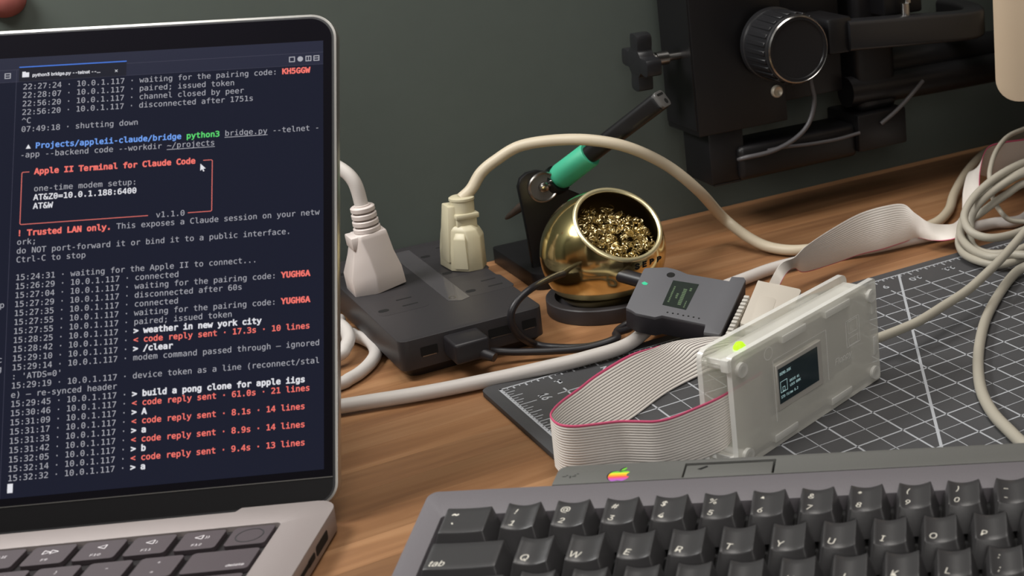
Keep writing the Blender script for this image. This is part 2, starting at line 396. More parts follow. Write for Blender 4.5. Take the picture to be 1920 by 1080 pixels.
# keys
def lkey(x0, x1, y0, y1, legs, big=False):
    bm = NB(); prism(bm, rrect(x0, x1, y0, y1, 1.6, 4), 9.8, 12.0); bevel_all(bm, .25, 1, 50)
    k = obj('laptop_key', bm, M_LKEY, lap)
    if legs:
        bm = NB(); cx, cy = (x0+x1)/2, (y0+y1)/2
        for it in legs:
            if it[0] == 't': text(bm, it[1], cx+it[2], cy+it[3], it[4], 12.06, SANS, align='C')
            elif it[0] == 'r': text(bm, it[1], x1-2.2, y0+2.3, it[4], 12.06, SANS, align='R')
            elif it[0] == 'tri':
                s_ = it[4]; d = it[1]; quadx = [(cx+it[2]-d*s_, cy+it[3], 12.06), (cx+it[2]+d*s_, cy+it[3]-s_, 12.06), (cx+it[2]+d*s_, cy+it[3]+s_, 12.06)]
                vs = [bm.verts.new(p) for p in quadx]
                for a, b in ((0, 1), (1, 2), (2, 0)):
                    A, B = vs[a].co, vs[b].co; dd = (B-A).normalized(); n_ = Vector((-dd.y, dd.x, 0))*.17; quad(bm, [A-n_, B-n_, B+n_, A+n_])
                bmesh.ops.delete(bm, geom=vs, context='VERTS')
        obj('legend', bm, M_LLEG, k, smooth=False)
pt = 18.95; XK = -17.4
frow = [[], [('t', 'F12', 0, -4.6, 3.1), ('tri', 1, -1.2, 2.2, 1.5), ('t', '))', 2.2, 1.0, 3.4)], [('t', 'F11', 0, -4.6, 3.1), ('tri', 1, -.8, 2.2, 1.5), ('t', ')', 1.8, 1.0, 3.4)], [('t', 'F10', 0, -4.6, 3.1), ('tri', 1, 0, 2.2, 1.5)],
        [('t', 'F9', 0, -4.6, 3.1), ('tri', -1, -1.5, 2.2, 1.4), ('tri', -1, 1.3, 2.2, 1.4)], [('t', 'F8', 0, -4.6, 3.1), ('tri', -1, -1.5, 2.2, 1.4), ('t', 'II', 1.6, .9, 3.2)]]
frow += [[('t', 'F%d' % k, 0, -4.6, 3.1)] for k in range(7, 0, -1)]+[[('t', 'esc', 0, -1, 3.2)]]
for k, lg in enumerate(frow):
    x1 = XK-k*pt; x0 = x1-15.9
    if k == len(frow)-1: x0 = KX0+1.5
    lkey(x0, x1, -28.4, -13.9, lg)
bm = NB(); revolve(bm, [(5.4, 0), (5.4, .1), (4.9, .1), (4.9, 0)], (XK-8.0, -21.1, 12.0), (0, 0, 1), 32, True); obj('sensor_ring', bm, M_GASK, lap)
def lrow(y0, y1, first, keys, off):
    x1 = XK
    if first: lkey(x1-first[0], x1, y0, y1, first[1]); x1 -= first[0]+3.05
    for lg in keys:
        x0 = max(x1-15.9, KX0+1.5)
        if x0 < x1-4: lkey(x0, x1, y0, y1, lg)
        x1 -= pt
num = [('+', '='), ('_', '-'), (')', '0'), ('(', '9'), ('*', '8'), ('&', '7'), ('^', '6'), ('%', '5'), ('$', '4'), ('#', '3'), ('@', '2'), ('!', '1'), ('~', '`')]
two = lambda a, b: [('t', a, 0, 2.6, 3.6), ('t', b, 0, -4.6, 3.6)]
lrow(-47.4, -31.9, (25.4, [('r', 'delete', 0, 0, 3.4)]), [two(a, b) for a, b in num], 0)
lrow(-66.3, -50.8, None, [two('|', '\\'), two('}', ']'), two('{', '[')]+[[('t', c, 0, -1.6, 4.6)] for c in 'POIUYTREWQ']+[[]], 0)
lrow(-85.3, -69.8, (30.5, [('r', 'return', 0, 0, 3.4)]), [two('"', "'"), two(':', ';')]+[[('t', c, 0, -1.6, 4.6)] for c in 'LKJHGFDSA']+[[]], 0)
lrow(-104.2, -88.7, (40, [('r', 'shift', 0, 0, 3.4)]), [two('?', '/'), two('>', '.'), two('<', ',')]+[[('t', c, 0, -1.6, 4.6)] for c in 'MNBVCXZ']+[[]], 0)
# lid
TH = math.radians(114.8)
LID = frame((-1.2, 6, 12), (1, 0, 0), (0, -math.cos(TH), math.sin(TH)), (0, -math.sin(TH), -math.cos(TH))) @ Matrix.Translation((0, -1.8, 0)) @ Matrix.Diagonal((1.0045, 1.0045, 1, 1))   # x, up the screen, towards the viewer
bm = NB(); prism(bm, rrect(XL, XR, -1.6, 213.9, [9, 9, 11.5, 11.5], 10), -4.6, -.05); bevel_all(bm, 1.0, 3, 50); lid = obj('lid', bm, M_ALU2, lap, M=LID)
bm = NB(); prism(bm, rrect(XL+1.0, XR-1.0, -.6, 212.9, [8, 8, 10.5, 10.5], 10), -.2, .06); obj('gasket', bm, M_GASK, lid, M=LID)
bm = NB(); prism(bm, rrect(XL+2.0, XR-2.0, 10.3, 212.0, [.6, .6, 9.6, 9.6], 10), 0, .22); glass = obj('screen_glass', bm, M_GLASS, lap, M=LID)
bm = NB(); box(bm, XL+2.0, XR-2.0, 10.0, 10.36, 0, .3); obj('glass_edge', bm, M_ALU2, glass, M=LID)
bm = NB(); prism(bm, rrect(XL+2.0, XR-2.0, .3, 10.0, [7, 7, .4, .4], 8), -.1, .15); obj('hinge_cover', bm, M_BLK, lap, M=LID)
bm = NB(); box(bm, XL+34, XR-34, -3, 4, -5, -.5, 1.5, 3); obj('hinge', bm, M_BLK, lap, M=LID)
DX0, DX1 = -305.6, -3.3
bm = NB(); quad(bm, [(DX0, 13.5, .26), (DX1, 13.5, .26), (DX1, 201.4, .26), (DX0, 201.4, .26)]); disp = obj('display', bm, M_DISP, lap, M=LID, smooth=False)
B = {}
def g(m):
    if m.name not in B: B[m.name] = (NB(), m)
    return B[m.name][0]
def rect(m, x0, x1, t0, t1, z=.29): quad(g(m), [(x0, t0, z), (x1, t0, z), (x1, t1, z), (x0, t1, z)])
ADV = 1.99
_v, _p = glyphs('MMMMMMMMMMM', MONO); _v2, _ = glyphs('M', MONO)
adv1 = (max(v.x for v in _v)-max(v.x for v in _v2))/10
FS = ADV/adv1
T0 = 187.05; DT = 3.786; S0 = -128.3
def put(row, col, s, m, bold=0):
    text(g(m), s, S0+col*ADV, T0-DT*row, FS, .3, MONO, bold=bold)
def log(row, tm, *segs):
    put(row, 0, tm, E_GREY); put(row, 9, '\u00b7', E_GREY); c = 11
    if segs[0] != '-': put(row, 11, '10.0.1.117', E_GREY); put(row, 22, '\u00b7', E_GREY); c = 24
    else: segs = segs[1:]
    for s, m, b in segs: put(row, c, s, m, b); c += len(s)
GR = lambda s: (s, E_GREY, 0); RD = lambda s: (s, E_RED, .015); WB = lambda s: (s, E_BOLD, .03)
log(0, '22:27:24', GR('waiting for the pairing code: '), ('KH5GGW', E_RED, .03))
log(1, '22:28:07', GR('paired; issued token')); log(2, '22:56:20', GR('channel closed by peer')); log(3, '22:56:20', GR('disconnected after 1751s'))
put(4, 0, '^C', E_GREY); log(5, '07:49:18', '-', GR('shutting down'))
put(7, 3, 'Projects/appleii-claude/bridge', E_BLUE, .02); put(7, 34, 'python3', E_GRN, .02); put(7, 42, 'bridge.py', E_GREY); put(7, 52, '--telnet -', E_GREY)
f_ = [g(E_BOLD).verts.new(p) for p in ((S0+1.1*ADV, T0-DT*7, .3), (S0+2.1*ADV, T0-DT*7, .3), (S0+1.6*ADV, T0-DT*7+1.9, .3))]; g(E_BOLD).faces.new(f_)
put(8, 0, '-app --backend code --workdir', E_GREY); put(8, 30, '~/projects', E_GREY)
rect(E_GREY, S0+42*ADV, S0+51*ADV, T0-DT*7-.75, T0-DT*7-.5); rect(E_GREY, S0+30*ADV, S0+40*ADV, T0-DT*8-.75, T0-DT*8-.5)
bx0, bx1, bt, bb, hw = S0+.5*ADV, S0+39.5*ADV, T0-DT*10+1.1, T0-DT*16+1.1, .17
rect(E_BORD, bx0-hw, bx0+hw, bb+.6, bt-.6); rect(E_BORD, bx1-hw, bx1+hw, bb+.6, bt-.6)
rect(E_BORD, bx0+.6, S0+2*ADV, bt-hw, bt+hw); rect(E_BORD, S0+37.6*ADV, bx1-.6, bt-hw, bt+hw)
rect(E_BORD, bx0+.6, S0+26.4*ADV, bb-hw, bb+hw); rect(E_BORD, S0+34.6*ADV, bx1-.6, bb-hw, bb+hw)
for cx, cy, a0 in ((bx0+.6, bt-.6, 90), (bx0+.6, bb+.6, 180), (bx1-.6, bb+.6, 270), (bx1-.6, bt-.6, 0)):
    for k in range(4):
        a, b = math.radians(a0+k*22.5), math.radians(a0+k*22.5+22.5)
        quad(g(E_BORD), [(cx+(.6-hw)*math.cos(a), cy+(.6-hw)*math.sin(a), .29), (cx+(.6+hw)*math.cos(a), cy+(.6+hw)*math.sin(a), .29), (cx+(.6+hw)*math.cos(b), cy+(.6+hw)*math.sin(b), .29), (cx+(.6-hw)*math.cos(b), cy+(.6-hw)*math.sin(b), .29)])
put(10, 3, 'Apple II Terminal for Claude Code', E_RED, .03)
put(12, 3, 'one-time modem setup:', E_GREY); put(13, 3, 'AT&Z0=10.0.1.188:6400', E_BOLD, .015); put(14, 3, 'AT&W', E_BOLD, .015); put(16, 28, 'v1.1.0', E_GREY)
put(17, 0, '!', E_RED, .02); put(17, 2, 'Trusted LAN only.', E_RED, .03); put(17, 20, 'This exposes a Claude session on your netw', E_GREY)
put(18, 0, 'ork;', E_GREY); put(19, 0, 'do NOT port-forward it or bind it to a public interface.', E_GREY); put(20, 0, 'Ctrl-C to stop', E_GREY)
log(22, '15:24:31', '-', GR('waiting for the Apple II to connect...'))
log(23, '15:26:29', GR('connected')); log(24, '15:27:04', GR('waiting for the pairing code: '), ('YUGH6A', E_RED, .03))
log(25, '15:27:29', GR('disconnected after 60s')); log(26, '15:27:35', GR('connected')); log(27, '15:27:55', GR('waiting for the pairing code: '), ('YUGH6A', E_RED, .03))
log(28, '15:27:55', GR('paired; issued token')); log(29, '15:28:25', WB('> weather in new york city')); log(30, '15:28:42', RD('< code reply sent \u00b7 17.3s \u00b7 10 lines'))
log(31, '15:29:10', WB('> /clear')); log(32, '15:29:14', GR('modem command passed through \u2014 ignored')); put(33, 0, ": 'ATDS=0'", E_GREY)
log(34, '15:29:19', GR('device token as a line (reconnect/stal')); put(35, 0, 'e) \u2014 re-synced header', E_GREY)
log(36, '15:29:45', WB('> build a pong clone for apple iigs')); log(37, '15:30:46', RD('< code reply sent \u00b7 61.0s \u00b7 21 lines'))
log(38, '15:31:09', WB('> A')); log(39, '15:31:17', RD('< code reply sent \u00b7 8.1s \u00b7 14 lines')); log(40, '15:31:33', WB('> a')); log(41, '15:31:42', RD('< code reply sent \u00b7 8.9s \u00b7 14 lines'))
log(42, '15:32:05', WB('> b')); log(43, '15:32:14', RD('< code reply sent \u00b7 9.4s \u00b7 13 lines')); log(44, '15:32:32', WB('> a'))
rect(E_BOLD, S0+.1, S0+2.2, 15.7, 19.4)
rect(E_BAR, DX0, DX1, 190.6, 201.4, .275); rect(E_DIM, DX0, DX1, 196.0, 196.2, .28); rect(E_DIM, DX0, DX1, 190.5, 190.65, .28); rect(E_DIM, -131.1, -130.9, 13.5, 196, .285)
rect(E_TAB, -130, -86, 190.6, 196.9, .283); rect(E_TABB, -130, -86, 196.85, 197.35)
text(g(E_BOLD), 'python3 bridge.py --telnet --...', -124.6, 192.6, 2.62, .3, SANS, bold=.02); text(g(E_BOLD), '\u00d7', -91.0, 192.3, 3.6, .3, SANS)
rect(E_BOLD, -128.7, -125.9, 192.5, 194.6); rect(E_BOLD, -128.7, -127.3, 194.6, 195.0)
def icon(x, t, kind):
    a = 1.25
    if kind == 'dot':
        vs = [g(E_GREY).verts.new((x+1.2*math.cos(k*math.pi/8), t+1.2*math.sin(k*math.pi/8), .3)) for k in range(16)]; g(E_GREY).faces.new(vs); return
    for x0, x1, t0, t1 in ((x-a, x+a, t+a*.7, t+a), (x-a, x+a, t-a, t-a*.7), (x-a, x-a*.7, t-a, t+a), (x+a*.7, x+a, t-a, t+a)): rect(E_GREY, x0, x1, t0, t1, .3)
    if kind == 'v': rect(E_GREY, x-.15, x+.15, t-a, t+a, .3)
    if kind == 'h': rect(E_GREY, x-a, x+a, t-.15, t+.15, .3)
for x, k in ((-16.6, 'term'), (-13.1, 'dot'), (-9.6, 'v'), (-6.2, 'h'), (-139.5, 'v'), (-134.6, 'h')): icon(x, 193.5, k)
text(g(E_GREY), 'p', -134.1, 92.5, FS, .3, MONO); text(g(E_GREY), 'c', -134.1, 69.6, FS, .3, MONO); text(g(E_GREY), 'g', -134.1, 65.8, FS, .3, MONO)
# mouse pointer
ms = Vector((-54.6, 148.9, .33)); pts = [(0, 0), (0, -3.2), (.75, -2.5), (1.2, -3.6), (1.7, -3.4), (1.25, -2.35), (2.25, -2.3)]
vs = [g(E_BOLD).verts.new((ms.x+a, ms.y+b, ms.z)) for a, b in pts]; g(E_BOLD).faces.new(vs)
for n_, (b_, m_) in B.items(): obj('screen_text' if n_ in ('text_grey', 'text_white', 'text_red', 'text_blue', 'text_green') else 'screen_graphic', b_, m_, disp, M=LID, smooth=False, kind='stuff')
# ---------------------------------------------------------------- keyboard
KA = math.radians(-35.8); KO = Vector((-55.2, -183.3, 0)); U1 = 19.05
kb = thing('keyboard', 'dark grey vintage keyboard with slanted white legends and a rainbow apple emblem', 'keyboard', KO, KA)
ex, ey = Vector((math.cos(KA), math.sin(KA), 0)), Vector((-math.sin(KA), math.cos(KA), 0))
def kloc(p): v = p-KO; return Vector((v.dot(ex), v.dot(ey), p.z))
zt = lambda y: 24+.22*(y-11.5) if y > -20 else 17.07+.09*(y+20)
WELL = rrect(-34.6, 253.5, -86.8, 11.6, 1.2, 3)
bm = NB(); prism(bm, rrect(-43.8, 372, -116, 26.2, [6, 6, 4, 4], 6), 0, 100, holes=[WELL], hz=90)
bevel_all(bm, .9, 2, 50)
for yc in (-20,):
    bmesh.ops.bisect_plane(bm, geom=bm.verts[:]+bm.edges[:]+bm.faces[:], plane_co=(0, yc, 0), plane_no=(0, 1, 0))
for v in bm.verts:
    t = zt(v.co.y)
    if v.co.z > 98: v.co.z = t+(v.co.z-100)
    elif v.co.z > 85: v.co.z = t-6.6
    else: v.co.z = 3.4+v.co.z
obj('case', bm, M_KB, kb)
bm = NB(); prism(bm, rrect(-34.4, 253.3, -86.6, 11.4, 1, 3), 90, 90.3)
bmesh.ops.bisect_plane(bm, geom=bm.verts[:]+bm.edges[:]+bm.faces[:], plane_co=(0, -20, 0), plane_no=(0, 1, 0))
for v in bm.verts: v.co.z = zt(v.co.y)-6.5+(v.co.z-90)
obj('switch_plate', bm, M_KBW, kb, smooth=False)
# raised back ledge with emblem and wide power key
zh = lambda y: zt(26.2)+.35+(y-26.2)*.06
HP = [kloc(Zp(px, py, 27.6)) for px, py in ((1283, 871), (1456, 859), (1449, 897), (1277, 906))]
hx0, hx1 = (HP[0].x+HP[3].x)/2, (HP[1].x+HP[2].x)/2
bm = NB(); prism(bm, rrect(5.2, 372, 26.25, 40.5, [0, 0, 4, 4], 5), 0, 100, holes=[[(hx0, 26.9), (hx1, 26.9), (hx1, 38.0), (hx0, 38.0)]], hz=95)
bevel_all(bm, .5, 2, 50)
for v in bm.verts:
    t = zh(v.co.y)
    if v.co.z > 98: v.co.z = t+(v.co.z-100)
    elif v.co.z > 90: v.co.z = t-3
    else: v.co.z = 3.4+v.co.z
obj('back_ledge', bm, M_KB2, kb)
bm = NB(); box(bm, hx0+.1, hx1-.1, 27.0, 37.9, -3, -2.8); 
for v in bm.verts: v.co.z += zh(v.co.y)
obj('recess_floor', bm, M_SLOT, kb, smooth=False)
bm = NB(); box(bm, hx0+.6, hx1-1.0, 27.0, 36.7, -2.6, .0, .4, 2)
for v in bm.verts: v.co.z += zh(v.co.y)-.35
pk = obj('power_key', bm, M_KB2, kb)
a = kloc(Zp(1307, 880, 27.6)); b_ = kloc(Zp(1326, 874, 27.6)); c_ = kloc(Zp(1328, 876, 27.6)); d_ = kloc(Zp(1314, 881, 27.6))
bm = NB(); quad(bm, [(v.x, v.y, zh(v.y)-.28) for v in (a, d_, c_, b_)]); bm.normal_update()
obj('power_mark', bm, M_SLOT, pk, smooth=False)
# emblem: an apple outline cut in six colour bands, over an offset dark copy painted as its shade
def apple():
    body = []
    P = [(0, 2.6), (1.1, 3.1), (2.6, 3.0), (3.5, 2.0), (2.75, .9), (2.85, -.6), (3.8, -1.3), (3.1, -3.1), (1.9, -4.2), (.9, -4.0), (0, -3.7), (-.9, -4.0), (-1.9, -4.2), (-3.1, -3.1), (-3.9, -.8), (-3.7, 1.3), (-2.8, 2.8), (-1.2, 3.1)]
    pts = [Vector((x, y, 0)) for x, y in P]; cl = pts[-2:]+pts+pts[:2]; out = []
    for i in range(2, len(cl)-2):
        p0, p1, p2, p3 = cl[i-1:i+3]
        for k in range(4):
            t = k/4; out.append(.5*((2*p1)+(p2-p0)*t+(2*p0-5*p1+4*p2-p3)*t*t+(3*p1-p0-3*p2+p3)*t**3))
    leaf = [(.1, 3.3), (.3, 4.4), (1.2, 5.4), (2.0, 5.7), (1.9, 4.7), (1.1, 3.7)]
    return [(p.x, p.y) for p in out], leaf
BANDS = [(97, 187, 70), (253, 184, 39), (245, 130, 31), (224, 58, 62), (200, 80, 150), (90, 110, 200)]
MB_ = [mat('band_%d' % i, srgb(*c), .4, emit=None) for i, c in enumerate([(122, 206, 70), (250, 216, 60), (248, 166, 52), (238, 96, 92), (214, 90, 170), (176, 104, 196)])]
ac = kloc(Zp(1161, 893.5, 27.4)); ap, leaf = apple(); ks = 1.12
MA = Matrix.Translation((ac.x, ac.y, 0))
bm = NB()
for pl in (ap, leaf):
    es = []; vs = [bm.verts.new((x*ks-.55, y*ks*.92+.4, 0)) for x, y in pl]
    bmesh.ops.triangle_fill(bm, use_beauty=True, edges=[bm.edges.new((vs[i], vs[(i+1) % len(vs)])) for i in range(len(vs))])
bm.transform(MA)
for v in bm.verts: v.co.z = zh(v.co.y)+.03
em_ = obj('emblem_shade', bm, M_SLOT, kb, smooth=False)
bm = NB()
for pl in (ap, leaf):
    vs = [bm.verts.new((x*ks, y*ks*.92, 0)) for x, y in pl]
    bmesh.ops.triangle_fill(bm, use_beauty=True, edges=[bm.edges.new((vs[i], vs[(i+1) % len(vs)])) for i in range(len(vs))])
for k in range(1, 6):
    yy = ks*.92*(3.1-7.3*k/6)
    bmesh.ops.bisect_plane(bm, geom=bm.verts[:]+bm.edges[:]+bm.faces[:], plane_co=(0, yy, 0), plane_no=(0, 1, 0))
for f in bm.faces: f.material_index = min(5, max(0, int((3.1*ks*.92-f.calc_center_median().y)/(7.3*ks*.92)*6)))
bm.transform(MA)
for v in bm.verts: v.co.z = zh(v.co.y)+.07
obj('rainbow_emblem', bm, MB_, kb, smooth=False)
bm = NB(); q = kloc(Zp(1070, 897, 27.2))
for x, y, w_, h_ in ((-2.6, .3, 1.6, .45), (-1.6, 1.1, .8, .45), (.0, -.6, .5, 1.0), (1.7, 1.1, .8, .45), (2.6, 1.9, .8, .45), (1.4, .1, 1.6, .45), (-.2, .3, .9, .4)):
    quad(bm, [(q.x+x-w_/2, q.y+y-h_/2, 0), (q.x+x+w_/2, q.y+y-h_/2, 0), (q.x+x+w_/2, q.y+y+h_/2, 0), (q.x+x-w_/2, q.y+y+h_/2, 0)])
for v in bm.verts: v.co.z = zh(v.co.y)+.03
obj('port_symbol', bm, M_SLOT, kb, smooth=False)
# keys
TILT = math.radians(12.4)
def ktop(lx, ly, hw, hd, dish=True):
    """height of the key's top above its reference point; (lx, ly) measured from the centre of the top"""
    sag = 1.5*((lx/6.3)**2) if dish else .35*((lx/hw)**2)
    return sag-.9
KM = {}
def key_mesh(wu):
    if wu in KM: return KM[wu]
    bm = NB(); W = wu*U1; hb = W/2-.55; hw = W/2-3.35; nx, ny = 10, 5; hd = 7.0
    dish = wu < 1.2
    grid = []
    for j in range(ny+1):
        ly = -hd+2*hd*j/ny; row = []
        for i in range(nx+1):
            lx = -hw+2*hw*i/nx
            row.append(bm.verts.new((lx, ly*math.cos(TILT)+.9, ktop(lx, ly, hw, hd, dish)+ly*math.sin(TILT)+.0)))
        grid.append(row)
    for j in range(ny):
        for i in range(nx): bm.faces.new((grid[j][i], grid[j][i+1], grid[j+1][i+1], grid[j+1][i]))
    per = [grid[0][i] for i in range(nx+1)]+[grid[j][nx] for j in range(1, ny+1)]+[grid[ny][i] for i in range(nx-1, -1, -1)]+[grid[j][0] for j in range(ny-1, 0, -1)]
    low = []
    for v in per:
        fx = v.co.x/hw; fy = (v.co.y-.9)/(hd*math.cos(TILT)); y = fy*8.9-.2
        low.append(bm.verts.new((fx*hb, y, -10.4+y*.22)))
    n = len(per)
    for i in range(n): bm.faces.new((low[i], low[(i+1) % n], per[(i+1) % n], per[i]))
    bm.faces.new(low[::-1]); bmesh.ops.recalc_face_normals(bm, faces=bm.faces[:])
    rim = [e for e in bm.edges if (e.verts[0] in per and e.verts[1] in per)]
    top = set(per)
    rim = [e for e in rim if len(e.link_faces) == 2 and any(v in low for f in e.link_faces for v in f.verts)]
    vert = [e for e in bm.edges if (e.verts[0] in low) != (e.verts[1] in low) and (grid[0][0] in e.verts or grid[0][nx] in e.verts or grid[ny][0] in e.verts or grid[ny][nx] in e.verts)]
    bmesh.ops.bevel(bm, geom=rim+vert, offset=.45, segments=2, affect='EDGES', profile=.5)
    bm.transform(Matrix.Scale(S, 4)); me = bpy.data.meshes.new('key'); bm.normal_update(); bm.to_mesh(me); bm.free(); me.materials.append(M_KEY)
    for p in me.polygons: p.use_smooth = True
    me.set_sharp_from_angle(angle=math.radians(50)); KM[wu] = me; return me
def key(cx, row, wu, legs):
    cy = -18.95*row; cz = (28.5, 24.3, 20.8, 18.3, 16.6)[row]
    k = bpy.data.objects.new('key', key_mesh(wu)); COL.objects.link(k); k.parent = kb; k.location = Vector((cx, cy, cz))*S
    hw = wu*U1/2-3.35
    if legs:
        bm = NB()
        for s, x, y, sz, bd in legs:
            text(bm, s, x, y, sz, 0, SANS, shear=.28, bold=bd, align='C' if len(s) < 3 else 'L')
        for v in bm.verts:
            lx, ly = v.co.x, v.co.y
            v.co = Vector((lx, ly*math.cos(TILT)+.9, ktop(lx, ly, hw, 7, wu < 1.2)+ly*math.sin(TILT)+.07))
        obj('key_legend', bm, M_LEG, k, smooth=False)
def dbl(a, b): return [(a, -2.6, 1.6, 5.4, .0), (b, -2.9, -4.9, 5.4, .0)]
def sgl(a): return [(a, -2.8, -4.9, 6.0, .0)]
x0 = -33.4
key(x0+.625*U1, 0, 1.25, [('~', -4.6, 1.8, 6.4, .02), ('`', -4.6, -5.2, 7, .01)])
for i, (a, b) in enumerate(zip('!@#$%^&*()_+', '1234567890-=')): key(x0+(1.25+.5+i)*U1, 0, 1, dbl(a, b))
key(x0+(13.25+.875)*U1, 0, 1.75, [('delete', -11, -4.6, 3.6, 0)])
key(x0+.875*U1, 1, 1.75, [('tab', -12.0, -5.4, 5.6, 0)])
for i, a in enumerate('QWERTYUIOP'): key(x0+(1.75+.5+i)*U1, 1, 1, sgl(a))
key(x0+12.25*U1, 1, 1, dbl('{', '[')); key(x0+13.25*U1, 1, 1, dbl('}', ']')); key(x0+14.375*U1, 1, 1.25, dbl('|', '\\'))
key(x0+1.0*U1, 2, 2.0, [('control', -13.4, -5.4, 4.0, 0)])
for i, a in enumerate('ASDFGHJKL'): key(x0+(2+.5+i)*U1, 2, 1, sgl(a))
key(x0+11.5*U1, 2, 1, dbl(':', ';')); key(x0+12.5*U1, 2, 1, dbl('"', "'")); key(x0+14*U1, 2, 2, [('return', -13, -4.6, 3.6, 0)])
key(x0+1.25*U1, 3, 2.5, [('shift', -17, -4.6, 3.6, 0)])
for i, a in enumerate('ZXCVBNM'): key(x0+(2.5+.5+i)*U1, 3, 1, sgl(a))
for i, (a, b) in enumerate(zip('<>?', ',./')): key(x0+(9.5+.5+i)*U1, 3, 1, dbl(a, b))
key(x0+13.75*U1, 3, 2.5, [('shift', -17, -4.6, 3.6, 0)])
x = x0
for wu in (1.25, 1.25, 1.5, 7, 1, 1, 1, 1): key(x+wu*U1/2, 4, wu, None); x += wu*U1

# ---------------------------------------------------------------- power hub with plugs
HX0, HX1, HY0, HY1, HZ = -33.5, 43.5, 48.5, 213, 23.0
hub = thing('power_strip', 'flat black power strip with rows of outlets beside the brass cleaner', 'power strip', (5, 130, 0))
bm = NB(); prism(bm, rrect(HX0, HX1, HY0, HY1, 5, 6), 6.5, HZ); bevel_all(bm, .9, 3, 50); obj('upper_shell', bm, M_HUB, hub, world=True)
bm = NB(); P_ = [(x, y) for x, y in rrect(HX0+.4, HX1-.4, HY0+.4, HY1-.4, 5, 6)]; Q_ = [(x, y) for x, y in rrect(HX0+5.5, HX1-5.5, HY0+6.5, HY1-5.5, 5, 6)]
loft(bm, [[(x, y, 0.3) for x, y in Q_], [(x, y, 6.6) for x, y in P_]]); obj('lower_shell', bm, M_HUBS, hub, world=True)
# glossy stripe with the switch at its front end
bm = NB(); pl = [(7.0, 205), (18.5, 205), (18.5, 93.0), (13.0, 90.5), (7.0, 95.0)]; prism(bm, pl, HZ-.5, HZ+.12); st = obj('glossy_stripe', bm, M_GLOSS, hub, world=True, smooth=False)
bm = NB(); revolve(bm, [(2.1, 0), (2.1, .15), (1.6, .15), (1.6, 0)], (10.6, 99.0, HZ+.1), (0, 0, 1), 24, True); obj('switch_ring', bm, M_STEEL, st, world=True)
def outlet(cx, cy):
    bm = NB(); prism(bm, rrect(cx-13.5, cx+13.5, cy-14, cy+14, 4, 4), HZ-.3, HZ+.06); o = obj('outlet', bm, M_HUB, hub, world=True, smooth=False)
    bm = NB()
    prism(bm, [(x, y) for x, y in rrect(cx-12.2, cx-6.6, cy-7.0, cy-2.5, 1.9, 4)], HZ, HZ+.14)
    for dy in (7.5, -4.5): prism(bm, [(x, y) for x, y in rrect(cx+.8, cx+9.2, cy+dy-.75, cy+dy+.75, .3, 2)], HZ, HZ+.14)
    for f in bm.faces: f.smooth = False
    obj('slots', bm, M_SLOT, o, world=True, smooth=False)
for cy in (191, 150, 109): outlet(-16, cy); outlet(31.5, cy-2)
for k, (x, w_) in enumerate(((-19, 9), (2, 14), (19.5, 14), (35, 8))):
    bm = NB(); prism(bm, rrect(x-w_/2, x+w_/2, -2.6, 2.6, .6, 2), 0, .12); pt_ = obj('port', bm, M_SLOT, hub, world=True, smooth=False, M=frame((0, HY0+.02, 15.2), (1, 0, 0), (0, 0, 1), (0, -1, 0)))
    bm = NB(); box(bm, x-w_/2+1, x+w_/2-1, HY0-.14, HY0-.05, 12.3, 12.8); obj('port_edge', bm, M_STEEL, pt_, world=True, smooth=False)
# white plug
wp = thing('power_plug', 'white grounded power plug with ribbed collar in the black strip', 'plug', (-16, 146, HZ))
def plug_M(base, lean, yaw=0): return Matrix.Translation(Vector(base)) @ Matrix.Rotation(math.radians(yaw), 4, 'Z') @ Matrix.Rotation(math.radians(lean), 4, 'Y')
KZ = Matrix.Diagonal((1, 1, .82, 1))
MP = plug_M((-16, 146, HZ+.2), -4) @ KZ
bm = NB()
secs = [[(-15, -7, 0), (-3.2, -11, 0), (14.2, -5, 0), (14.6, 12, 0), (-14.5, 13, 0)],
        [(-15, -7, 13), (-2.5, -11, 13.5), (13.6, -5, 13), (14, 12, 13), (-14.5, 13, 13)],
        [(-11.5, -5, 26), (-3.6, -9.5, 26), (11, -5.5, 26), (11, 9, 26), (-11, 10, 26)],
        [(-8.4, -4, 39), (-5.6, -8, 39), (9.6, -6, 39), (9.6, 7, 39), (-8, 8, 39)],
        [(-7.8, -4, 42.5), (-5.4, -7.6, 42.5), (9.2, -5.8, 42.5), (9.2, 6.5, 42.5), (-7.4, 7.5, 42.5)]]
loft(bm, secs); bevel_all(bm, .7, 2, 18); obj('plug_body', bm, M_PLUGW, wp, world=True, M=MP)
bm = NB(); box(bm, -10.5, -3, -6, 8, 33, 42, .8, 2); obj('grip_shoulder', bm, M_PLUGW, wp, world=True, M=MP)
for k in range(4):
    bm = NB(); z0 = 42.4+k*4.9; r_ = 7.3-.25*k
    revolve(bm, [(0, z0), (r_-.6, z0), (r_, z0+.6), (r_, z0+3.2), (r_-.6, z0+3.9), (r_-2.2, z0+3.9), (r_-2.2, z0+4.9), (0, z0+4.9)], (.6, .5, 0), (0, 0, 1), 28); obj('collar_ring', bm, M_PLUGW, wp, world=True, M=MP)
pe = MP @ Vector((.6, .5, 57))
bm = NB(); q1 = Yp(664, 341, 148); q2 = Yp(632, 312, 154); q3 = Yp(590, 300, 160)
tube(bm, [pe, q1, q2, q3, Vector((-62, 168, 72)), Vector((-88, 172, 52)), Vector((-100, 168, 24)), Vector((-112, 150, 5)), Vector((-150, 110, 4.6))], 3.7, 14); obj('cord', bm, M_WHITE, wp, world=True)
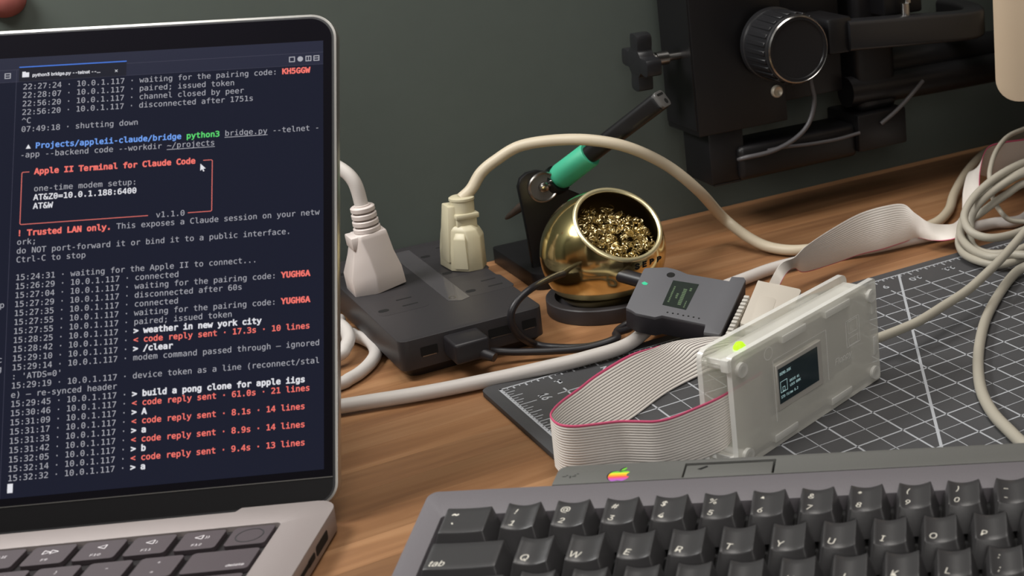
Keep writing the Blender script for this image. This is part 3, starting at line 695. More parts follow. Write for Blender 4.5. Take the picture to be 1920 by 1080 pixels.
# cream plug
cp = thing('power_plug', 'cream grounded power plug with a long arching cord', 'plug', (34, 148, HZ))
CPB = Vector((34.2, 148, HZ+.1))
MP = plug_M(CPB, 2.5) @ Matrix.Diagonal((1, 1, .83, 1))
bm = NB(); A = [(-10.5, 13), (-9.2, -4.5), (-1.5, -12.8), (6.8, -12.5), (12.0, -4), (11.5, 14)]
def sec(z, k, dx=0): return [(x*k+dx, y*k, z) for x, y in A]
loft(bm, [sec(0, 1), sec(14, .97), sec(24, .93, .4), sec(29.5, .82, -.4), sec(32.5, .62, -1.2)]); bevel_all(bm, .7, 2, 18); obj('plug_body', bm, M_PLUGC, cp, world=True, M=MP)
fa, fb, fn_ = Vector((-9.2, -4.5, 0)), Vector((-1.5, -12.8, 0)), Vector((-.73, -.68, 0))
def fac(t, z, o, k=1): p = fa.lerp(fb, t)*k+fn_*o; return (p.x, p.y, z)
bm = NB(); loft(bm, [[fac(.2, 2, 1.3), fac(1.0, 2, 1.0), fac(1.0, 2, -2), fac(.2, 2, -2)], [fac(.24, 24, 1.6, .93), fac(.96, 24, 1.3, .93), fac(.96, 24, -2, .93), fac(.24, 24, -2, .93)], [fac(.3, 28, .4, .85), fac(.9, 28, .2, .85), fac(.9, 28, -3, .85), fac(.3, 28, -3, .85)]]); bevel_all(bm, .6, 2, 20); obj('raised_panel', bm, M_PLUGC, cp, world=True, M=MP)
bm = NB(); box(bm, -4.5, 7.5, -6.6, 7, 28, 38.5, 1.0, 2); obj('neck', bm, M_PLUGC, cp, world=True, M=MP)
bm = NB(); box(bm, -5.2, 8.6, -7.8, 8, 37.2, 41.2, .9, 2); obj('lip', bm, M_PLUGC, cp, world=True, M=MP)
bm = NB(); loft(bm, [[(-10.6, -4, 6), (-4, -5, 6), (-2, 12, 6), (-10.3, 13, 6)], [(-8.4, -3.4, 47), (-3.6, -4, 47), (-2, 8, 47), (-8, 9, 47)]]); bevel_all(bm, .8, 2, 20); obj('side_flange', bm, M_PLUGC, cp, world=True, M=MP)
bm = NB(); revolve(bm, [(0, 40), (7.0, 40), (6.8, 49.6), (7.3, 50.2), (7.3, 51.8), (6.6, 52.4), (0, 52.4)], (1.2, 0, 0), (0, 0, 1), 28); obj('collar_ring', bm, M_PLUGC, cp, world=True, M=MP)
ce = MP @ Vector((1.2, 0, 52))
def ypt(px, py, y): return Yp(px, py, y)
path = [ce-Vector((0, 0, 1)), ypt(884, 354, 147.5), ypt(903, 323, 147), ypt(932, 299, 144), ypt(975, 274, 138), ypt(1040, 263, 126), ypt(1110, 263, 112), ypt(1180, 277, 104), ypt(1250, 310, 103), ypt(1310, 358, 106), Zp(1356, 408, 20), Zp(1405, 446, 9), Zp(1450, 465, 5), Zp(1510, 468, 4.6), Zp(1600, 450, 4.6), Zp(1690, 434, 4.6), Zp(1748, 421, 4.6), Zp(1778, 396, 5), Zp(1790, 362, 6), Zp(1815, 320, 8), Zp(1850, 285, 8), Zp(1895, 264, 8), Zp(1930, 252, 8)]
bm = NB(); tube(bm, path, 3.5, 14); obj('cord', bm, M_CREAM, cp, world=True)

# ---------------------------------------------------------------- thick white cable along the mat, and the loops beside the laptop
wc = thing('white_cable', 'thick white cable running along the back edge of the cutting mat', 'cable', (0, 12, 0))
bm = NB(); tube(bm, [(-170, 60, 4.6), (-120, 46, 4.6), Zp(640, 762, 4.5), Zp(800, 736, 4.5), Zp(935, 709, 4.7), Zp(1020, 690, 6.2), Zp(1100, 671, 7.3), Zp(1180, 644, 7.4), (106, 29, 6.8), (138, 46, 5.5), Zp(1400, 521, 5), Zp(1450, 503, 4.6), Zp(1510, 488, 4.6), Zp(1560, 477, 4.6), Zp(1640, 464, 4.6), Zp(1720, 447, 4.6), Zp(1790, 433, 4.6), Zp(1860, 419, 4.6), Zp(1925, 406, 4.6), (452, 96, 4.6)], 3.8, 14); obj('cable_sheath', bm, M_WHITE, wc, world=True)
wl = thing('white_cable', 'white cable bent in tight loops between the laptop and the black strip', 'cable', (-55, 80, 0))
bm = NB(); tube(bm, [(-190, 150, 4), (-130, 140, 4), (-84, 140, 5), Zp(622, 602, 7), Zp(635, 607, 9), Zp(648.5, 619, 10), Zp(653.6, 636, 10), Zp(646, 654, 8.5), Zp(633, 667, 7), (-76, 92, 5), (-86, 96, 3.8), (-86, 112, 3.6), (-72, 120, 3.6), Zp(648, 629, 3.6), Zp(664, 630, 3.6), Zp(681, 635, 3.6), Zp(699, 645.6, 3.6), Zp(704.6, 662, 3.6), Zp(695, 680, 3.6), Zp(675, 698.6, 3.6), Zp(654.6, 711, 3.6), Zp(634, 721, 3.6), (-90, 60, 3.8), (-160, 90, 3.8)], 3.5, 14, 12); obj('cable_sheath', bm, M_WHITE, wl, world=True)

# ---------------------------------------------------------------- black usb cable from strip to the small grey module
uc = thing('usb_cable', 'thin black cable looping from the black strip to the grey module', 'cable', (60, 40, 0))
up0 = Yp(868, 640, HY0-1)
bm = NB(); box(bm, up0.x-10, up0.x+8.5, HY0-20, HY0-.2, 10.2, 21.6, 1.6, 3); obj('usb_plug', bm, M_BCAB, uc, world=True)
u1 = Vector((up0.x+3.5, HY0-19, 13))
bm = NB(); cyl(bm, u1+Vector((0, 2, 0)), u1+Vector((5, -5, -2)), 3.2, 2.4, 16); obj('strain_relief', bm, M_BCAB, uc, world=True)
boot0, boot1 = Zp(1122, 505, 30), Zp(1205, 527, 26)
upath = [u1+Vector((2, -3, -1)), Zp(918, 659, 9), Zp(970, 660, 6), Zp(1040, 658, 4.5), Zp(1100, 652, 5), Zp(1155, 635, 7), (74, 24, 6), (84, 28, 5), (88, 38, 4), (80, 36, 2.6), Zp(1150, 636, 2.6), Zp(1100, 650, 2.6), Zp(1040, 651, 2.6), Zp(1005, 646, 3), Yp(980, 634, 40), Yp(965, 618, 38), Yp(958, 600, 37), Yp(961, 580, 37), Yp(976, 558, 39), Yp(1003, 537, 44), Zp(1045, 517, 32), Zp(1090, 505, 31.5), boot0, boot0+(boot1-boot0)*.3]
bm = NB(); tube(bm, upath, 2.0, 12, 10); obj('cord', bm, M_BCAB, uc, world=True)
bm = NB(); tube(bm, [boot0-(boot1-boot0)*.12, boot0, boot0+(boot1-boot0)*.5, boot1], lambda t: 2.2+1.9*min(1, t*2.2), 16, 8); obj('plug_boot', bm, M_BCAB, uc, world=True)
# ---------------------------------------------------------------- brass tip cleaner
BC = Vector((96.6, 86, 33.6)); BR = 36.3
tc_ = thing('tip_cleaner', 'round brass tip cleaner full of curled brass wool on a black ring base', 'tip cleaner', (96.6, 86, 0))
vd = (BC-CC).normalized(); rt = vd.cross(Vector((0, 0, 1))).normalized(); upv = rt.cross(vd)
dn = 25.6; on = (rt*10.3+upv*15-vd*20.5).normalized()
rim = math.sqrt(BR*BR-dn*dn); a0 = math.asin(rim/BR)
bm = NB(); prof = []
for k in range(33):
    a = a0+(math.pi-a0)*k/32; prof.append((BR*math.sin(a), BR*math.cos(a)))
prof[-1] = (0, -BR); inner = [((BR-1.6)*math.sin(a0+.02+(math.pi-a0-.02)*k/16), (BR-1.6)*math.cos(a0+.02+(math.pi-a0-.02)*k/16)) for k in range(17)]; inner[-1] = (0, -BR+1.6)
revolve(bm, prof, BC, on, 72)
for v in bm.verts:
    if v.co.z < 5: v.co.z = 5
obj('brass_shell', bm, M_BRASS, tc_, world=True)
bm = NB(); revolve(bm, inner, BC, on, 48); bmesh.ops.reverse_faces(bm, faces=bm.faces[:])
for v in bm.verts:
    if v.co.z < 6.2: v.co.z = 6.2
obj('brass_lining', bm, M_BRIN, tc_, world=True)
bm = NB(); pr = []
for k in range(10):
    a = 2*math.pi*k/10; pr.append((rim-.3+1.5*math.cos(a), dn+.1+1.2*math.sin(a)))
revolve(bm, pr, BC, on, 64, True); obj('rim', bm, M_BRASSR, tc_, world=True)
bm = NB(); rw = random.Random(5)
u_ = on.orthogonal().normalized(); v_ = on.cross(u_)
for k in range(250):
    rr = rim*math.sqrt(rw.random())*.93; an = rw.uniform(0, 2*math.pi); p = u_*rr*math.cos(an)+v_*rr*math.sin(an)
    # the pile is deeper at the far upper side, fuller at the lower near side
    h = 17.5-9*max(0, p.dot(upv)/rim)-3*(rr/rim)**2+rw.uniform(-4, 2.5); c = BC+p+on*h
    d = Vector((rw.gauss(0, 1), rw.gauss(0, 1), rw.gauss(0, 1))).normalized(); e1 = d.orthogonal().normalized(); e2 = d.cross(e1); cr = rw.uniform(.9, 1.9); pts = []
    n_ = 26; ln_ = rw.uniform(3, 7)
    for i in range(n_):
        t = i/(n_-1); a = t*2*math.pi*rw.uniform(2.4, 2.6)
        q = c+d*(t-.5)*ln_+(e1*math.cos(a)+e2*math.sin(a))*cr
        if (q-BC).length < BR-2.4: pts.append(q)
    if len(pts) > 5: tube(bm, pts, .33, 4, 1, False)
obj('brass_wool', bm, M_WOOL, tc_, world=True, kind='stuff')
bm = NB(); revolve(bm, [(33.2, .2), (35.2, .2), (35.6, .8), (35.6, 8.6), (35.0, 9.2), (30.5, 9.2), (30.0, 8.2), (30.0, .2)], (96.6, 86, 0), (0, 0, 1), 72, True); obj('base_ring', bm, M_RUB, tc_, world=True)
bm = NB(); cyl(bm, (96.6, 86, .4), (96.6, 86, 4.8), 31, n=48); obj('base_disc', bm, M_RUB, tc_, world=True)
bm = NB()                                   # stamped letters below the opening
lp = PlaneP(1212, 497, BC-vd*30, -vd)
for i, ch in enumerate('SEBB'):
    vs_, ps_ = glyphs(ch, SANS, 0, .05); px = 1191+i*13.6; py = 502-i*4.6
    for p in [None]:
        nv = []
        for q in vs_:
            s0 = ray(px+q.x*19, py+4-q.y*19-q.x*6); d_ = s0.normalized(); L_ = CC-BC; b = L_.dot(d_); disc = b*b-(L_.dot(L_)-(BR+.12)**2)
            t = -b-math.sqrt(max(disc, 0)); nv.append(bm.verts.new(CC+d_*t))
        for q in ps_:
            try: bm.faces.new([nv[k] for k in q])
            except ValueError: pass
bmesh.ops.recalc_face_normals(bm, faces=bm.faces[:]); obj('stamped_letters', bm, M_SLOT, tc_, world=True, smooth=False)

# ---------------------------------------------------------------- soldering iron in its holder
ih = thing('iron_holder', 'black holder plate with a round pivot, standing behind the brass cleaner', 'holder', (92, 165, 0))
yb = 152.0
pp = [(972, 352), (976, 336), (988, 325), (1008, 320), (1030, 323), (1046, 336), (1058, 352), (1092, 366), (1090, 420), (1070, 500), (1058, 585), (1010, 582), (1004, 545), (1000, 500), (990, 440), (979, 385)]
pv = [Yp(x, y, yb) for x, y in pp]
bm = NB(); prism(bm, [(p.x, p.z) for p in pv], 0, 4.2); bevel_all(bm, .7, 2, 60); obj('upright_plate', bm, M_SCOPE, ih, world=True, M=frame((0, yb+4.2, 0), (1, 0, 0), (0, 0, 1), (0, -1, 0)))
fp = [Zp(930, 492, 10), Zp(972, 520, 10), Zp(1004, 547, 10)]
bm = NB(); prism(bm, rrect(72, 134, 136, 213, [8, 8, 3, 3], 6), .3, 10.5); bevel_all(bm, .8, 2, 50); obj('foot_plate', bm, M_SCOPE, ih, world=True)
pc = Yp(1018, 350, yb-.2)
bm = NB(); revolve(bm, [(9.8, 0), (9.8, 1.2), (9.0, 1.6), (8.2, 1.2), (8.2, 0)], pc, (0, -1, 0), 40, True); obj('pivot_ring', bm, M_STEEL, ih, world=True)
bm = NB(); cyl(bm, pc, pc+Vector((0, -.9, 0)), 8.4, n=36); obj('pivot_disc', bm, M_LCORD, ih, world=True)
bm = NB(); revolve(bm, [(0, 2.6), (2.2, 2.4), (3.2, 1.6), (3.4, 0)], pc+Vector((0, -.8, 0)), (0, -1, 0), 24); s_ = obj('pivot_screw', bm, M_STEEL, ih, world=True)
for px, py in ((1031, 341), (1030, 347)):
    q = Yp(px, py, yb-1.5); bm = NB(); cyl(bm, q, q+Vector((1.2, -1.4, .8)), 1.2, .9, 12); obj('small_screw', bm, M_STEEL, ih, world=True)
tip, end = Yp(947, 411, 186), Yp(1240, 187, 96)
ax = (end-tip).normalized(); Lt = (end-tip).length
at = lambda t: tip+ax*(Lt*t)
def tpar(px, py):                           # the station along the iron seen nearest to a pixel
    best = min((k/400 for k in range(401)), key=lambda t: (proj(at(t))[0]-px)**2+(proj(at(t))[1]-py)**2); return best
def proj(p):
    v = Vector(p)-CC; return (CX+F*v.dot(_r)/v.dot(_f), CY+F*v.dot(_d)/v.dot(_f))
tg0, tg1 = tpar(1040, 327), tpar(1108, 290)
hold = thing('soldering_iron', 'slim black soldering iron with a green grip resting in the holder', 'soldering iron', (at(tg0).x, at(tg0).y, 0))
bm = NB(); d0 = tg0*Lt
revolve(bm, [(0, 0), (.8, .6), (1.6, 3), (2.6, 12), (2.9, 14), (2.9, d0+2), (0, d0+2)], tip, ax, 24); obj('tip', bm, M_TIP, hold, world=True)
bm = NB(); L0, L1 = tg0*Lt, tg1*Lt
revolve(bm, [(0, L0-1.5), (5.2, L0-1.5), (7.4, L0+.8), (8.2, L0+4), (8.0, L1-1), (7.4, L1), (0, L1)], tip, ax, 36); obj('green_grip', bm, M_GREEN, hold, world=True, label='green rubber grip')
hs = ax.cross(Vector((0, 0, 1))).normalized(); hu = hs.cross(ax)
def rsec(t, w_, h_, r_): c = tip+ax*t; return [c+hs*x+hu*y for x, y in rrect(-w_, w_, -h_, h_, r_, 4)]
bm = NB(); loft(bm, [rsec(L1-1, 5.6, 5.6, 4.5), rsec(L1+20, 5.8, 5.6, 3.6), rsec(Lt-3, 6.2, 5.8, 3), rsec(Lt-1.2, 6.2, 5.8, 3), rsec(Lt-.4, 5.6, 5.2, 2.6)]); obj('handle', bm, M_BLK, hold, world=True)
bm = NB(); loft(bm, [rsec(Lt-.8, 5.9, 5.5, 2.8), rsec(Lt+1.4, 5.9, 5.5, 2.8)]); bevel_all(bm, .5, 2, 50); cap = obj('end_cap', bm, M_CAP, hold, world=True)
bm = NB(); c = tip+ax*(Lt+1.45)
for a, b, w_, h_ in ((-1.6, -2.0, 1.7, 1.7), (0, 3.2, 3.8, .75)):
    pl = rrect(-w_, w_, -h_, h_, min(w_, h_)*.95, 5); prism(bm, [(x+a, y+b) for x, y in pl], 0, .12)
obj('socket', bm, M_SLOT, cap, M=rootframe(hold).inverted() @ frame(c, hs, hu, ax), smooth=False)
bm = NB(); revolve(bm, [(6.6, L0-9), (8.4, L0-9), (9.2, L0-1.5), (9.2, L0+.2), (6.8, L0+.2)], tip, ax, 32, True); obj('holder_sleeve', bm, M_SCOPE, ih, world=True)
p_ = tip+ax*(L0-5); bm = NB(); tube(bm, [Vector((p_.x-2, yb+2, p_.z-6)), (p_.x-1, (p_.y+yb)/2+2, p_.z-7), p_-Vector((0, 0, 8))], 3.2, 12); obj('holder_arm', bm, M_SCOPE, ih, world=True)

# ---------------------------------------------------------------- microscope stand
YF = 150.0
sc = thing('microscope_stand', 'black microscope focus block with a big ribbed knob and side arm near the wall', 'microscope', (250, 165, 0))
X0 = Yp(1306, 200, YF).x; X1 = Yp(1650, 150, YF).x; zb = Yp(1315, 258, YF).z
bm = NB(); box(bm, X0, X0+68, YF, 196, zb, 330, 1.2, 2); obj('focus_block', bm, M_SCOPE, sc, world=True)
bm = NB(); box(bm, X0+66, X0+118, YF+7, 190, zb+12, 330, 1.2, 2); obj('focus_slide', bm, M_SCOPE, sc, world=True)
bm = NB(); box(bm, X0-.6, X0+.6, YF+1, 195, zb+4, 330, .3, 1); obj('side_cover', bm, M_SCOPE, sc, world=True)
xa, xb = Yp(1334, 300, YF).x, Yp(1400, 300, YF).x; zl = Yp(1335, 350, YF).z
bm = NB(); box(bm, xa, xb, YF+2, 190, zl, zb+2, 1.2, 2); obj('lower_post', bm, M_SCOPE, sc, world=True)
bm = NB(); box(bm, xa+2, xb-2, YF+3, 188, zl-1.6, zl, .4, 1); obj('post_foot', bm, M_SCOPE2, sc, world=True)
q = [Yp(1400, 275, YF-2), Yp(1606, 222, YF-2), Yp(1400, 352, YF-2)]
bm = NB(); box(bm, xb-6, q[1].x, YF-2, YF+32, Yp(1480, 320, YF).z, q[0].z, 4, 3); obj('cross_bar', bm, M_SCOPE, sc, world=True)
q = [Yp(1608, 218, YF-6), Yp(1702, 270, YF-6), Yp(1615, 286, YF-6)]
bm = NB(); box(bm, q[0].x, q[1].x, YF-6, YF+36, q[2].z, q[0].z, 1.6, 2); obj('clamp_block', bm, M_SCOPE, sc, world=True)
bm = NB(); box(bm, q[0].x+6, q[1].x-2, YF, YF+30, q[0].z-1, 330, 6, 3); obj('column', bm, M_SCOPE, sc, world=True)
# focus knob
kf = Yp(1498, 93, YF-38); KR = 22.4
knob = NB(); prof = [(0, 33), (KR*.86, 33), (KR*.86, 32.2), (KR-.6, 33.2), (KR, 32.4), (KR, 30.5)]
kc = Vector((kf.x, YF, kf.z))
bm = NB(); revolve(bm, [(0, 37.2), (KR-3.2, 37.2), (KR-2.8, 38), (KR-1, 38.2), (KR-.2, 37.4), (KR, 35), (KR+.6, 34.6), (KR+1.6, 8), (KR+2.4, 7.6), (KR+2.4, 4), (KR, 3.6), (KR-8, 0)], kc, (0, -1, 0), 72); kn = obj('focus_knob', bm, M_SCOPE2, sc, world=True)
bm = NB(); revolve(bm, [(KR-1.5, 37.6), (KR-.7, 38.5), (KR+.1, 37.6), (KR-.7, 37.0)], kc, (0, -1, 0), 72, True); obj('knob_edge', bm, M_STEEL, kn, world=True)
for k in range(26):
    a = 2*math.pi*k/26; c = kc+Vector((math.cos(a)*(KR+.7), 0, math.sin(a)*(KR+.7)))
    t_ = Vector((-math.sin(a), 0, math.cos(a))); r_ = Vector((math.cos(a), 0, math.sin(a)))
    bm = NB(); box(bm, -1.5, 1.5, 10, 33.5, -.8, 1.0, .35, 1, M=frame(c, t_, (0, -1, 0), r_)); obj('grip_rib', bm, M_SCOPE2, kn, world=True)
q = Yp(1456, 171, YF); bm = NB(); revolve(bm, [(0, 1.0), (1.6, 1.2), (3.4, 2.4), (4.2, 1.8), (4.4, 0)], q+Vector((0, .2, 0)), (0, -1, 0), 24); obj('cap_screw', bm, M_SCREW, sc, world=True)
# star thumb screw on the left side
ts = Yp(1292, 101, YF+18); te = Yp(1192, 112, YF+18)
axd = Vector((-1, 0, 0)); t0 = Vector((X0-.4, YF+18, ts.z))
tk = NB(); revolve(tk, [(2.6, 0), (2.6, 9), (4.6, 9), (4.6, 17), (3.6, 17.4), (3.6, 19), (5.6, 19.5), (5.6, 23), (0, 23)], t0, axd, 24); th_ = obj('thumb_screw', tk, M_STEEL, sc, world=True)
pl = []
for k in range(72):
    a = 2*math.pi*k/72; q_ = 14.6+4.6*max(-1, min(1, 2.2*math.cos(4*a+.5))); pl.append((q_*math.cos(a), q_*math.sin(a)))
bm = NB(); prism(bm, pl, 0, 10); bevel_all(bm, 1, 2, 50); obj('star_grip', bm, M_SCOPE2, th_, world=True, M=frame(t0+axd*22, (0, 1, 0), (0, 0, -1), axd))
# arm
a0_, a1_ = Yp(1584, 66, YF-25), Yp(1836, 42, YF-25)
ahh = (Yp(1590, 38, YF-25).z-Yp(1590, 95, YF-25).z)/2
bm = NB(); path2 = [a0_+Vector((0, 0, 0)), a0_.lerp(a1_, .5)+Vector((0, -3, 0)), a1_+Vector((-14, 0, 0)), a1_+Vector((2, 9, 0)), a1_+Vector((7, 28, 1)), a1_+Vector((7, 52, 1))]
pts = catmull(path2, 8); rows_ = []
for i, p in enumerate(pts):
    t = (pts[min(i+1, len(pts)-1)]-pts[max(i-1, 0)]).normalized(); n_ = Vector((t.y, -t.x, 0)).normalized()
    rows_.append([p+n_*x+Vector((0, 0, y)) for x, y in rrect(-8, 8, -ahh, ahh, 3, 4)])
loft(bm, rows_); obj('arm', bm, M_SCOPE2, sc, world=True)
bm = NB(); box(bm, a0_.x-16, a0_.x+4, YF-30, YF+16, a0_.z-ahh*1.1, a0_.z+ahh*1.3, 3, 2); obj('arm_joint', bm, M_SCOPE, sc, world=True)
q = Yp(1697, 14, YF-25); bm = NB(); cyl(bm, q+Vector((0, 0, -7)), q+Vector((0, 0, 3)), 3.1, 3.1, 18); cyl(bm, q+Vector((3, 1, 3)), q+Vector((3, 1, 14)), 2.4, 2.4, 16); obj('arm_screw', bm, M_STEEL, sc, world=True)
bm = NB(); box(bm, q.x-13, q.x+20, YF-18, YF+10, q.z-6, q.z+70, 2, 2); obj('arm_bracket', bm, M_SCOPE, sc, world=True)
r0, r1 = Yp(1735, 150, YF+8), Yp(1925, 114, YF+8)
bm = NB(); tube(bm, [r0-Vector((70, 0, -2)), r0, r1, r1+Vector((60, 0, 4)), r1+Vector((200, 0, 8))], 11, 20, 4); obj('boom_tube', bm, M_SCOPE, sc, world=True)
r0, r1 = Yp(1800, 100, YF+28), Yp(1925, 78, YF+28)
bm = NB(); tube(bm, [r0-Vector((90, 0, 0)), r0, r1, r1+Vector((190, 0, 8))], 14, 20, 4); obj('boom_tube', bm, M_SCOPE, sc, world=True)
px_ = r1.x+165
bm = NB(); cyl(bm, (px_, YF+20, 8), (px_, YF+20, 380), 14, n=32); obj('stand_post', bm, M_SCOPE, sc, world=True)
bm = NB(); prism(bm, rrect(px_-70, px_+70, YF-70, YF+60, 8), .3, 12); bevel_all(bm, 1.5, 2, 50); obj('stand_base', bm, M_SCOPE, sc, world=True)
bm = NB(); tube(bm, [Yp(1500, 30, YF-3), Yp(1520, 150, YF-8), Yp(1527, 190, YF-10), Yp(1516, 232, YF-10), Yp(1488, 262, YF-8), Yp(1446, 284, YF-5), Yp(1396, 296, YF-2), Yp(1380, 300, YF+6)], 1.6, 10); obj('lamp_cord', bm, M_LCORD, sc, world=True)
bm = NB(); tube(bm, [Yp(1440, 282, YF-3), Yp(1470, 276, YF-4), Yp(1520, 270, YF-4.5), Yp(1570, 261, YF-5), Yp(1612, 249, YF-7)], 1.2, 10); obj('lamp_cord', bm, M_LCORD, sc, world=True)
bm = NB(); tube(bm, [Yp(1652, 232, YF-7), Yp(1680, 208, YF-10), Yp(1710, 176, YF-12), Yp(1730, 152, YF-8)], 1.5, 10); obj('lamp_cord', bm, M_LCORD, sc, world=True)

# ---------------------------------------------------------------- beige monitor corner
YM_ = 20.0
mc = Yp(1867, 192, YM_)
mon = thing('monitor', 'beige plastic monitor housing with rounded corners at the upper right edge', 'monitor', (mc.x+150, YM_+70, 0))
MY = math.radians(-40)
bm = NB(); prism(bm, rrect(0, 310, 0, 260, 15, 8), 0, 150); bevel_all(bm, 2.0, 3, 50)
MF = frame((mc.x+.5, YM_, mc.z), (math.cos(MY), math.sin(MY), 0), (0, 0, 1), (-math.sin(MY), math.cos(MY), 0))
MF = MF @ Matrix.Diagonal((1, 1, -1, 1)) if False else frame((mc.x+.5, YM_, mc.z), (math.cos(MY), math.sin(MY), 0), (0, 0, 1), (-math.sin(MY), math.cos(MY), 0))
bmesh.ops.reverse_faces(bm, faces=bm.faces[:]); obj('housing', bm, M_BEIGE, mon, world=True, M=MF)
bm = NB(); prism(bm, rrect(34, 276, 34, 226, 12, 6), -.6, .4); bmesh.ops.reverse_faces(bm, faces=bm.faces[:]); obj('tube_face', bm, M_GLASS, mon, world=True, M=MF)
bm = NB(); box(bm, 110, 250, -mc.z+10, 4, 50, 110, 4, 2); obj('stand_neck', bm, M_BEIGE, mon, world=True, M=MF)
bm = NB(); box(bm, 100, 280, -mc.z+3.3, -mc.z+14, 40, 150, 4, 2); obj('stand_base', bm, M_BEIGE, mon, world=True, M=MF)

# ---------------------------------------------------------------- grey module with small screen, and the putty plug with its ribbon
DN = Vector((-math.tan(math.radians(4)), -math.tan(math.radians(18)), 1)).normalized(); DC = Zp(1273, 565, 27)
def D(px, py, lift=0): return PlaneP(px, py, DC, DN)+DN*lift
dl = lambda x, y, lift=0: D(1120+x/4.5, 460+y/4.5, lift)
mod = thing('wireless_module', 'dark grey module with a small lit screen tilted on the cables behind the case', 'modem', (115, 15, 3))
top = [(240, 525), (388, 205), (400, 188), (585, 183), (645, 196), (700, 214), (760, 240), (1112, 300), (1132, 262), (1238, 268), (1252, 292), (1042, 742), (1026, 752), (896, 732), (912, 664), (545, 590), (485, 605), (325, 572), (285, 545)]
TH_ = 13.0
def slab(pts, lo, hi, bev=.6):
    bm = NB(); A_ = [bm.verts.new(p+DN*hi) for p in pts]; B_ = [bm.verts.new(p+DN*lo) for p in pts]; n = len(pts)
    es = [bm.edges.new((A_[i], A_[(i+1) % n])) for i in range(n)]; bmesh.ops.triangle_fill(bm, use_beauty=True, edges=es)
    es = [bm.edges.new((B_[i], B_[(i+1) % n])) for i in range(n)]; bmesh.ops.triangle_fill(bm, use_beauty=True, edges=es)
    for i in range(n): bm.faces.new((A_[i], B_[i], B_[(i+1) % n], A_[(i+1) % n]))
    bmesh.ops.recalc_face_normals(bm, faces=bm.faces[:])
    if bev: bevel_all(bm, bev, 2, 60)
    return bm
obj('upper_shell', slab([dl(*p) for p in top], -2.2, 0, .5), M_DONG, mod, world=True)
obj('lower_shell', slab([dl(*p) for p in top], -TH_, -2.0, .4), M_DONG_SHADE, mod, world=True, label='lower half of the shell, shade put into its colour')
scq = [(640, 296), (858, 330), (748, 546), (548, 502)]
obj('screen', slab([dl(*p) for p in scq], -1, .12, 0), M_OLED1, mod, world=True, smooth=False)
so, sx_, sy_ = dl(548, 502, .2), dl(640, 296, .2), dl(748, 546, .2)
eu = (sx_-so); ev = (sy_-so)              # text runs along eu, lines step along ev
bm = NB(); MX = frame(so, eu.normalized(), -ev.normalized(), DN); lu, lv = eu.length, ev.length
for s, a, b, sz in (('192.168.0.10', .14, .20, .105), ('READY', .36, .42, .14), ('TELNET', .12, .66, .2), ('wifi', .1, .88, .12), ('ok', .82, .84, .13)):
    text(bm, s, a*lu, -b*lv, sz*lv, .02, MONO, bold=.02, M=MX)
bm.clear()
for a0__, a1__, b0, b1 in ((.14, .80, .14, .22), (.34, .56, .36, .46), (.12, .78, .56, .72), (.06, .34, .84, .9), (.72, .86, .80, .9)):
    n_ = max(2, int((a1__-a0__)*16))
    rz = random.Random(int(a0__*100+b0*1000))
    for i in range(n_):
        x0 = (a0__+(a1__-a0__)*i/n_)*lu; x1 = x0+(a1__-a0__)/n_*lu*.78
        yb0, yb1 = -(b0+(rz.random()*.02))*lv, -b1*lv
        quad(bm, [MX @ Vector((x0, yb1, .02)), MX @ Vector((x1, yb1, .02)), MX @ Vector((x1, yb0, .02)), MX @ Vector((x0, yb0, .02))])
obj('screen_text', bm, E_OL1, mod, world=True, smooth=False, kind='stuff')
hc = dl(620, 250); bm = NB(); cyl(bm, hc-DN*.5, hc+DN*.1, 2.3, n=24); obj('reset_hole', bm, M_SLOT, mod, world=True, smooth=False)
lc = [dl(*p, .1) for p in ((372, 318), (398, 306), (428, 322), (415, 336), (388, 334))]
bm = NB(); bm.faces.new([bm.verts.new(p) for p in lc]); bm.normal_update(); obj('status_light', bm, M_LEDT, mod, world=True, smooth=False)
for x, y in ((592, 566), (637, 574), (680, 580), (725, 592), (768, 598), (812, 606), (857, 616)):
    c = dl(x, y); bm = NB(); cyl(bm, c-DN*.3, c+DN*.08, .55, n=10); obj('indicator_hole', bm, M_SLOT, mod, world=True, smooth=False)
# putty plug: same plane
pg = thing('ribbon_plug', 'putty coloured flat connector plugged into the grey module', 'connector', (150, 10, 3))
d7 = lambda x, y: D(1380+x/6.356, 470+y/6.356)
ptop = [(262, 360), (345, 380), (520, 412), (750, 462), (770, 474), (776, 490), (560, 960), (540, 975), (60, 880), (52, 860)]
obj('hood', slab([d7(*p) for p in ptop], -10.5, .6, .7), M_DB, pg, world=True)
obj('label_recess', slab([d7(*p) for p in ((282, 545), (450, 572), (478, 600), (380, 880), (170, 850))], .55, .75, .1), M_DB, pg, world=True)
sh = [d7(*p) for p in ((75, 505), (175, 512), (75, 850), (-45, 830))]
obj('connector_shell', slab([dl(1238, 395), dl(1290, 402), dl(1128, 735), dl(1072, 725)], -8.5, -3.2, .2), M_PUTTYD if False else M_DB, pg, world=True)
for k in range(11):
    t = k/10; A_ = dl(1236, 412).lerp(dl(1086, 716), t); B_ = dl(1282, 418).lerp(dl(1136, 722), t); w_ = (dl(1086, 716)-dl(1236, 412)).normalized()*1.05
    obj('contact_rib', slab([A_-w_, B_-w_, B_+w_, A_+w_], -3.4, -1.2, .45), M_OLBZ, pg, world=True)
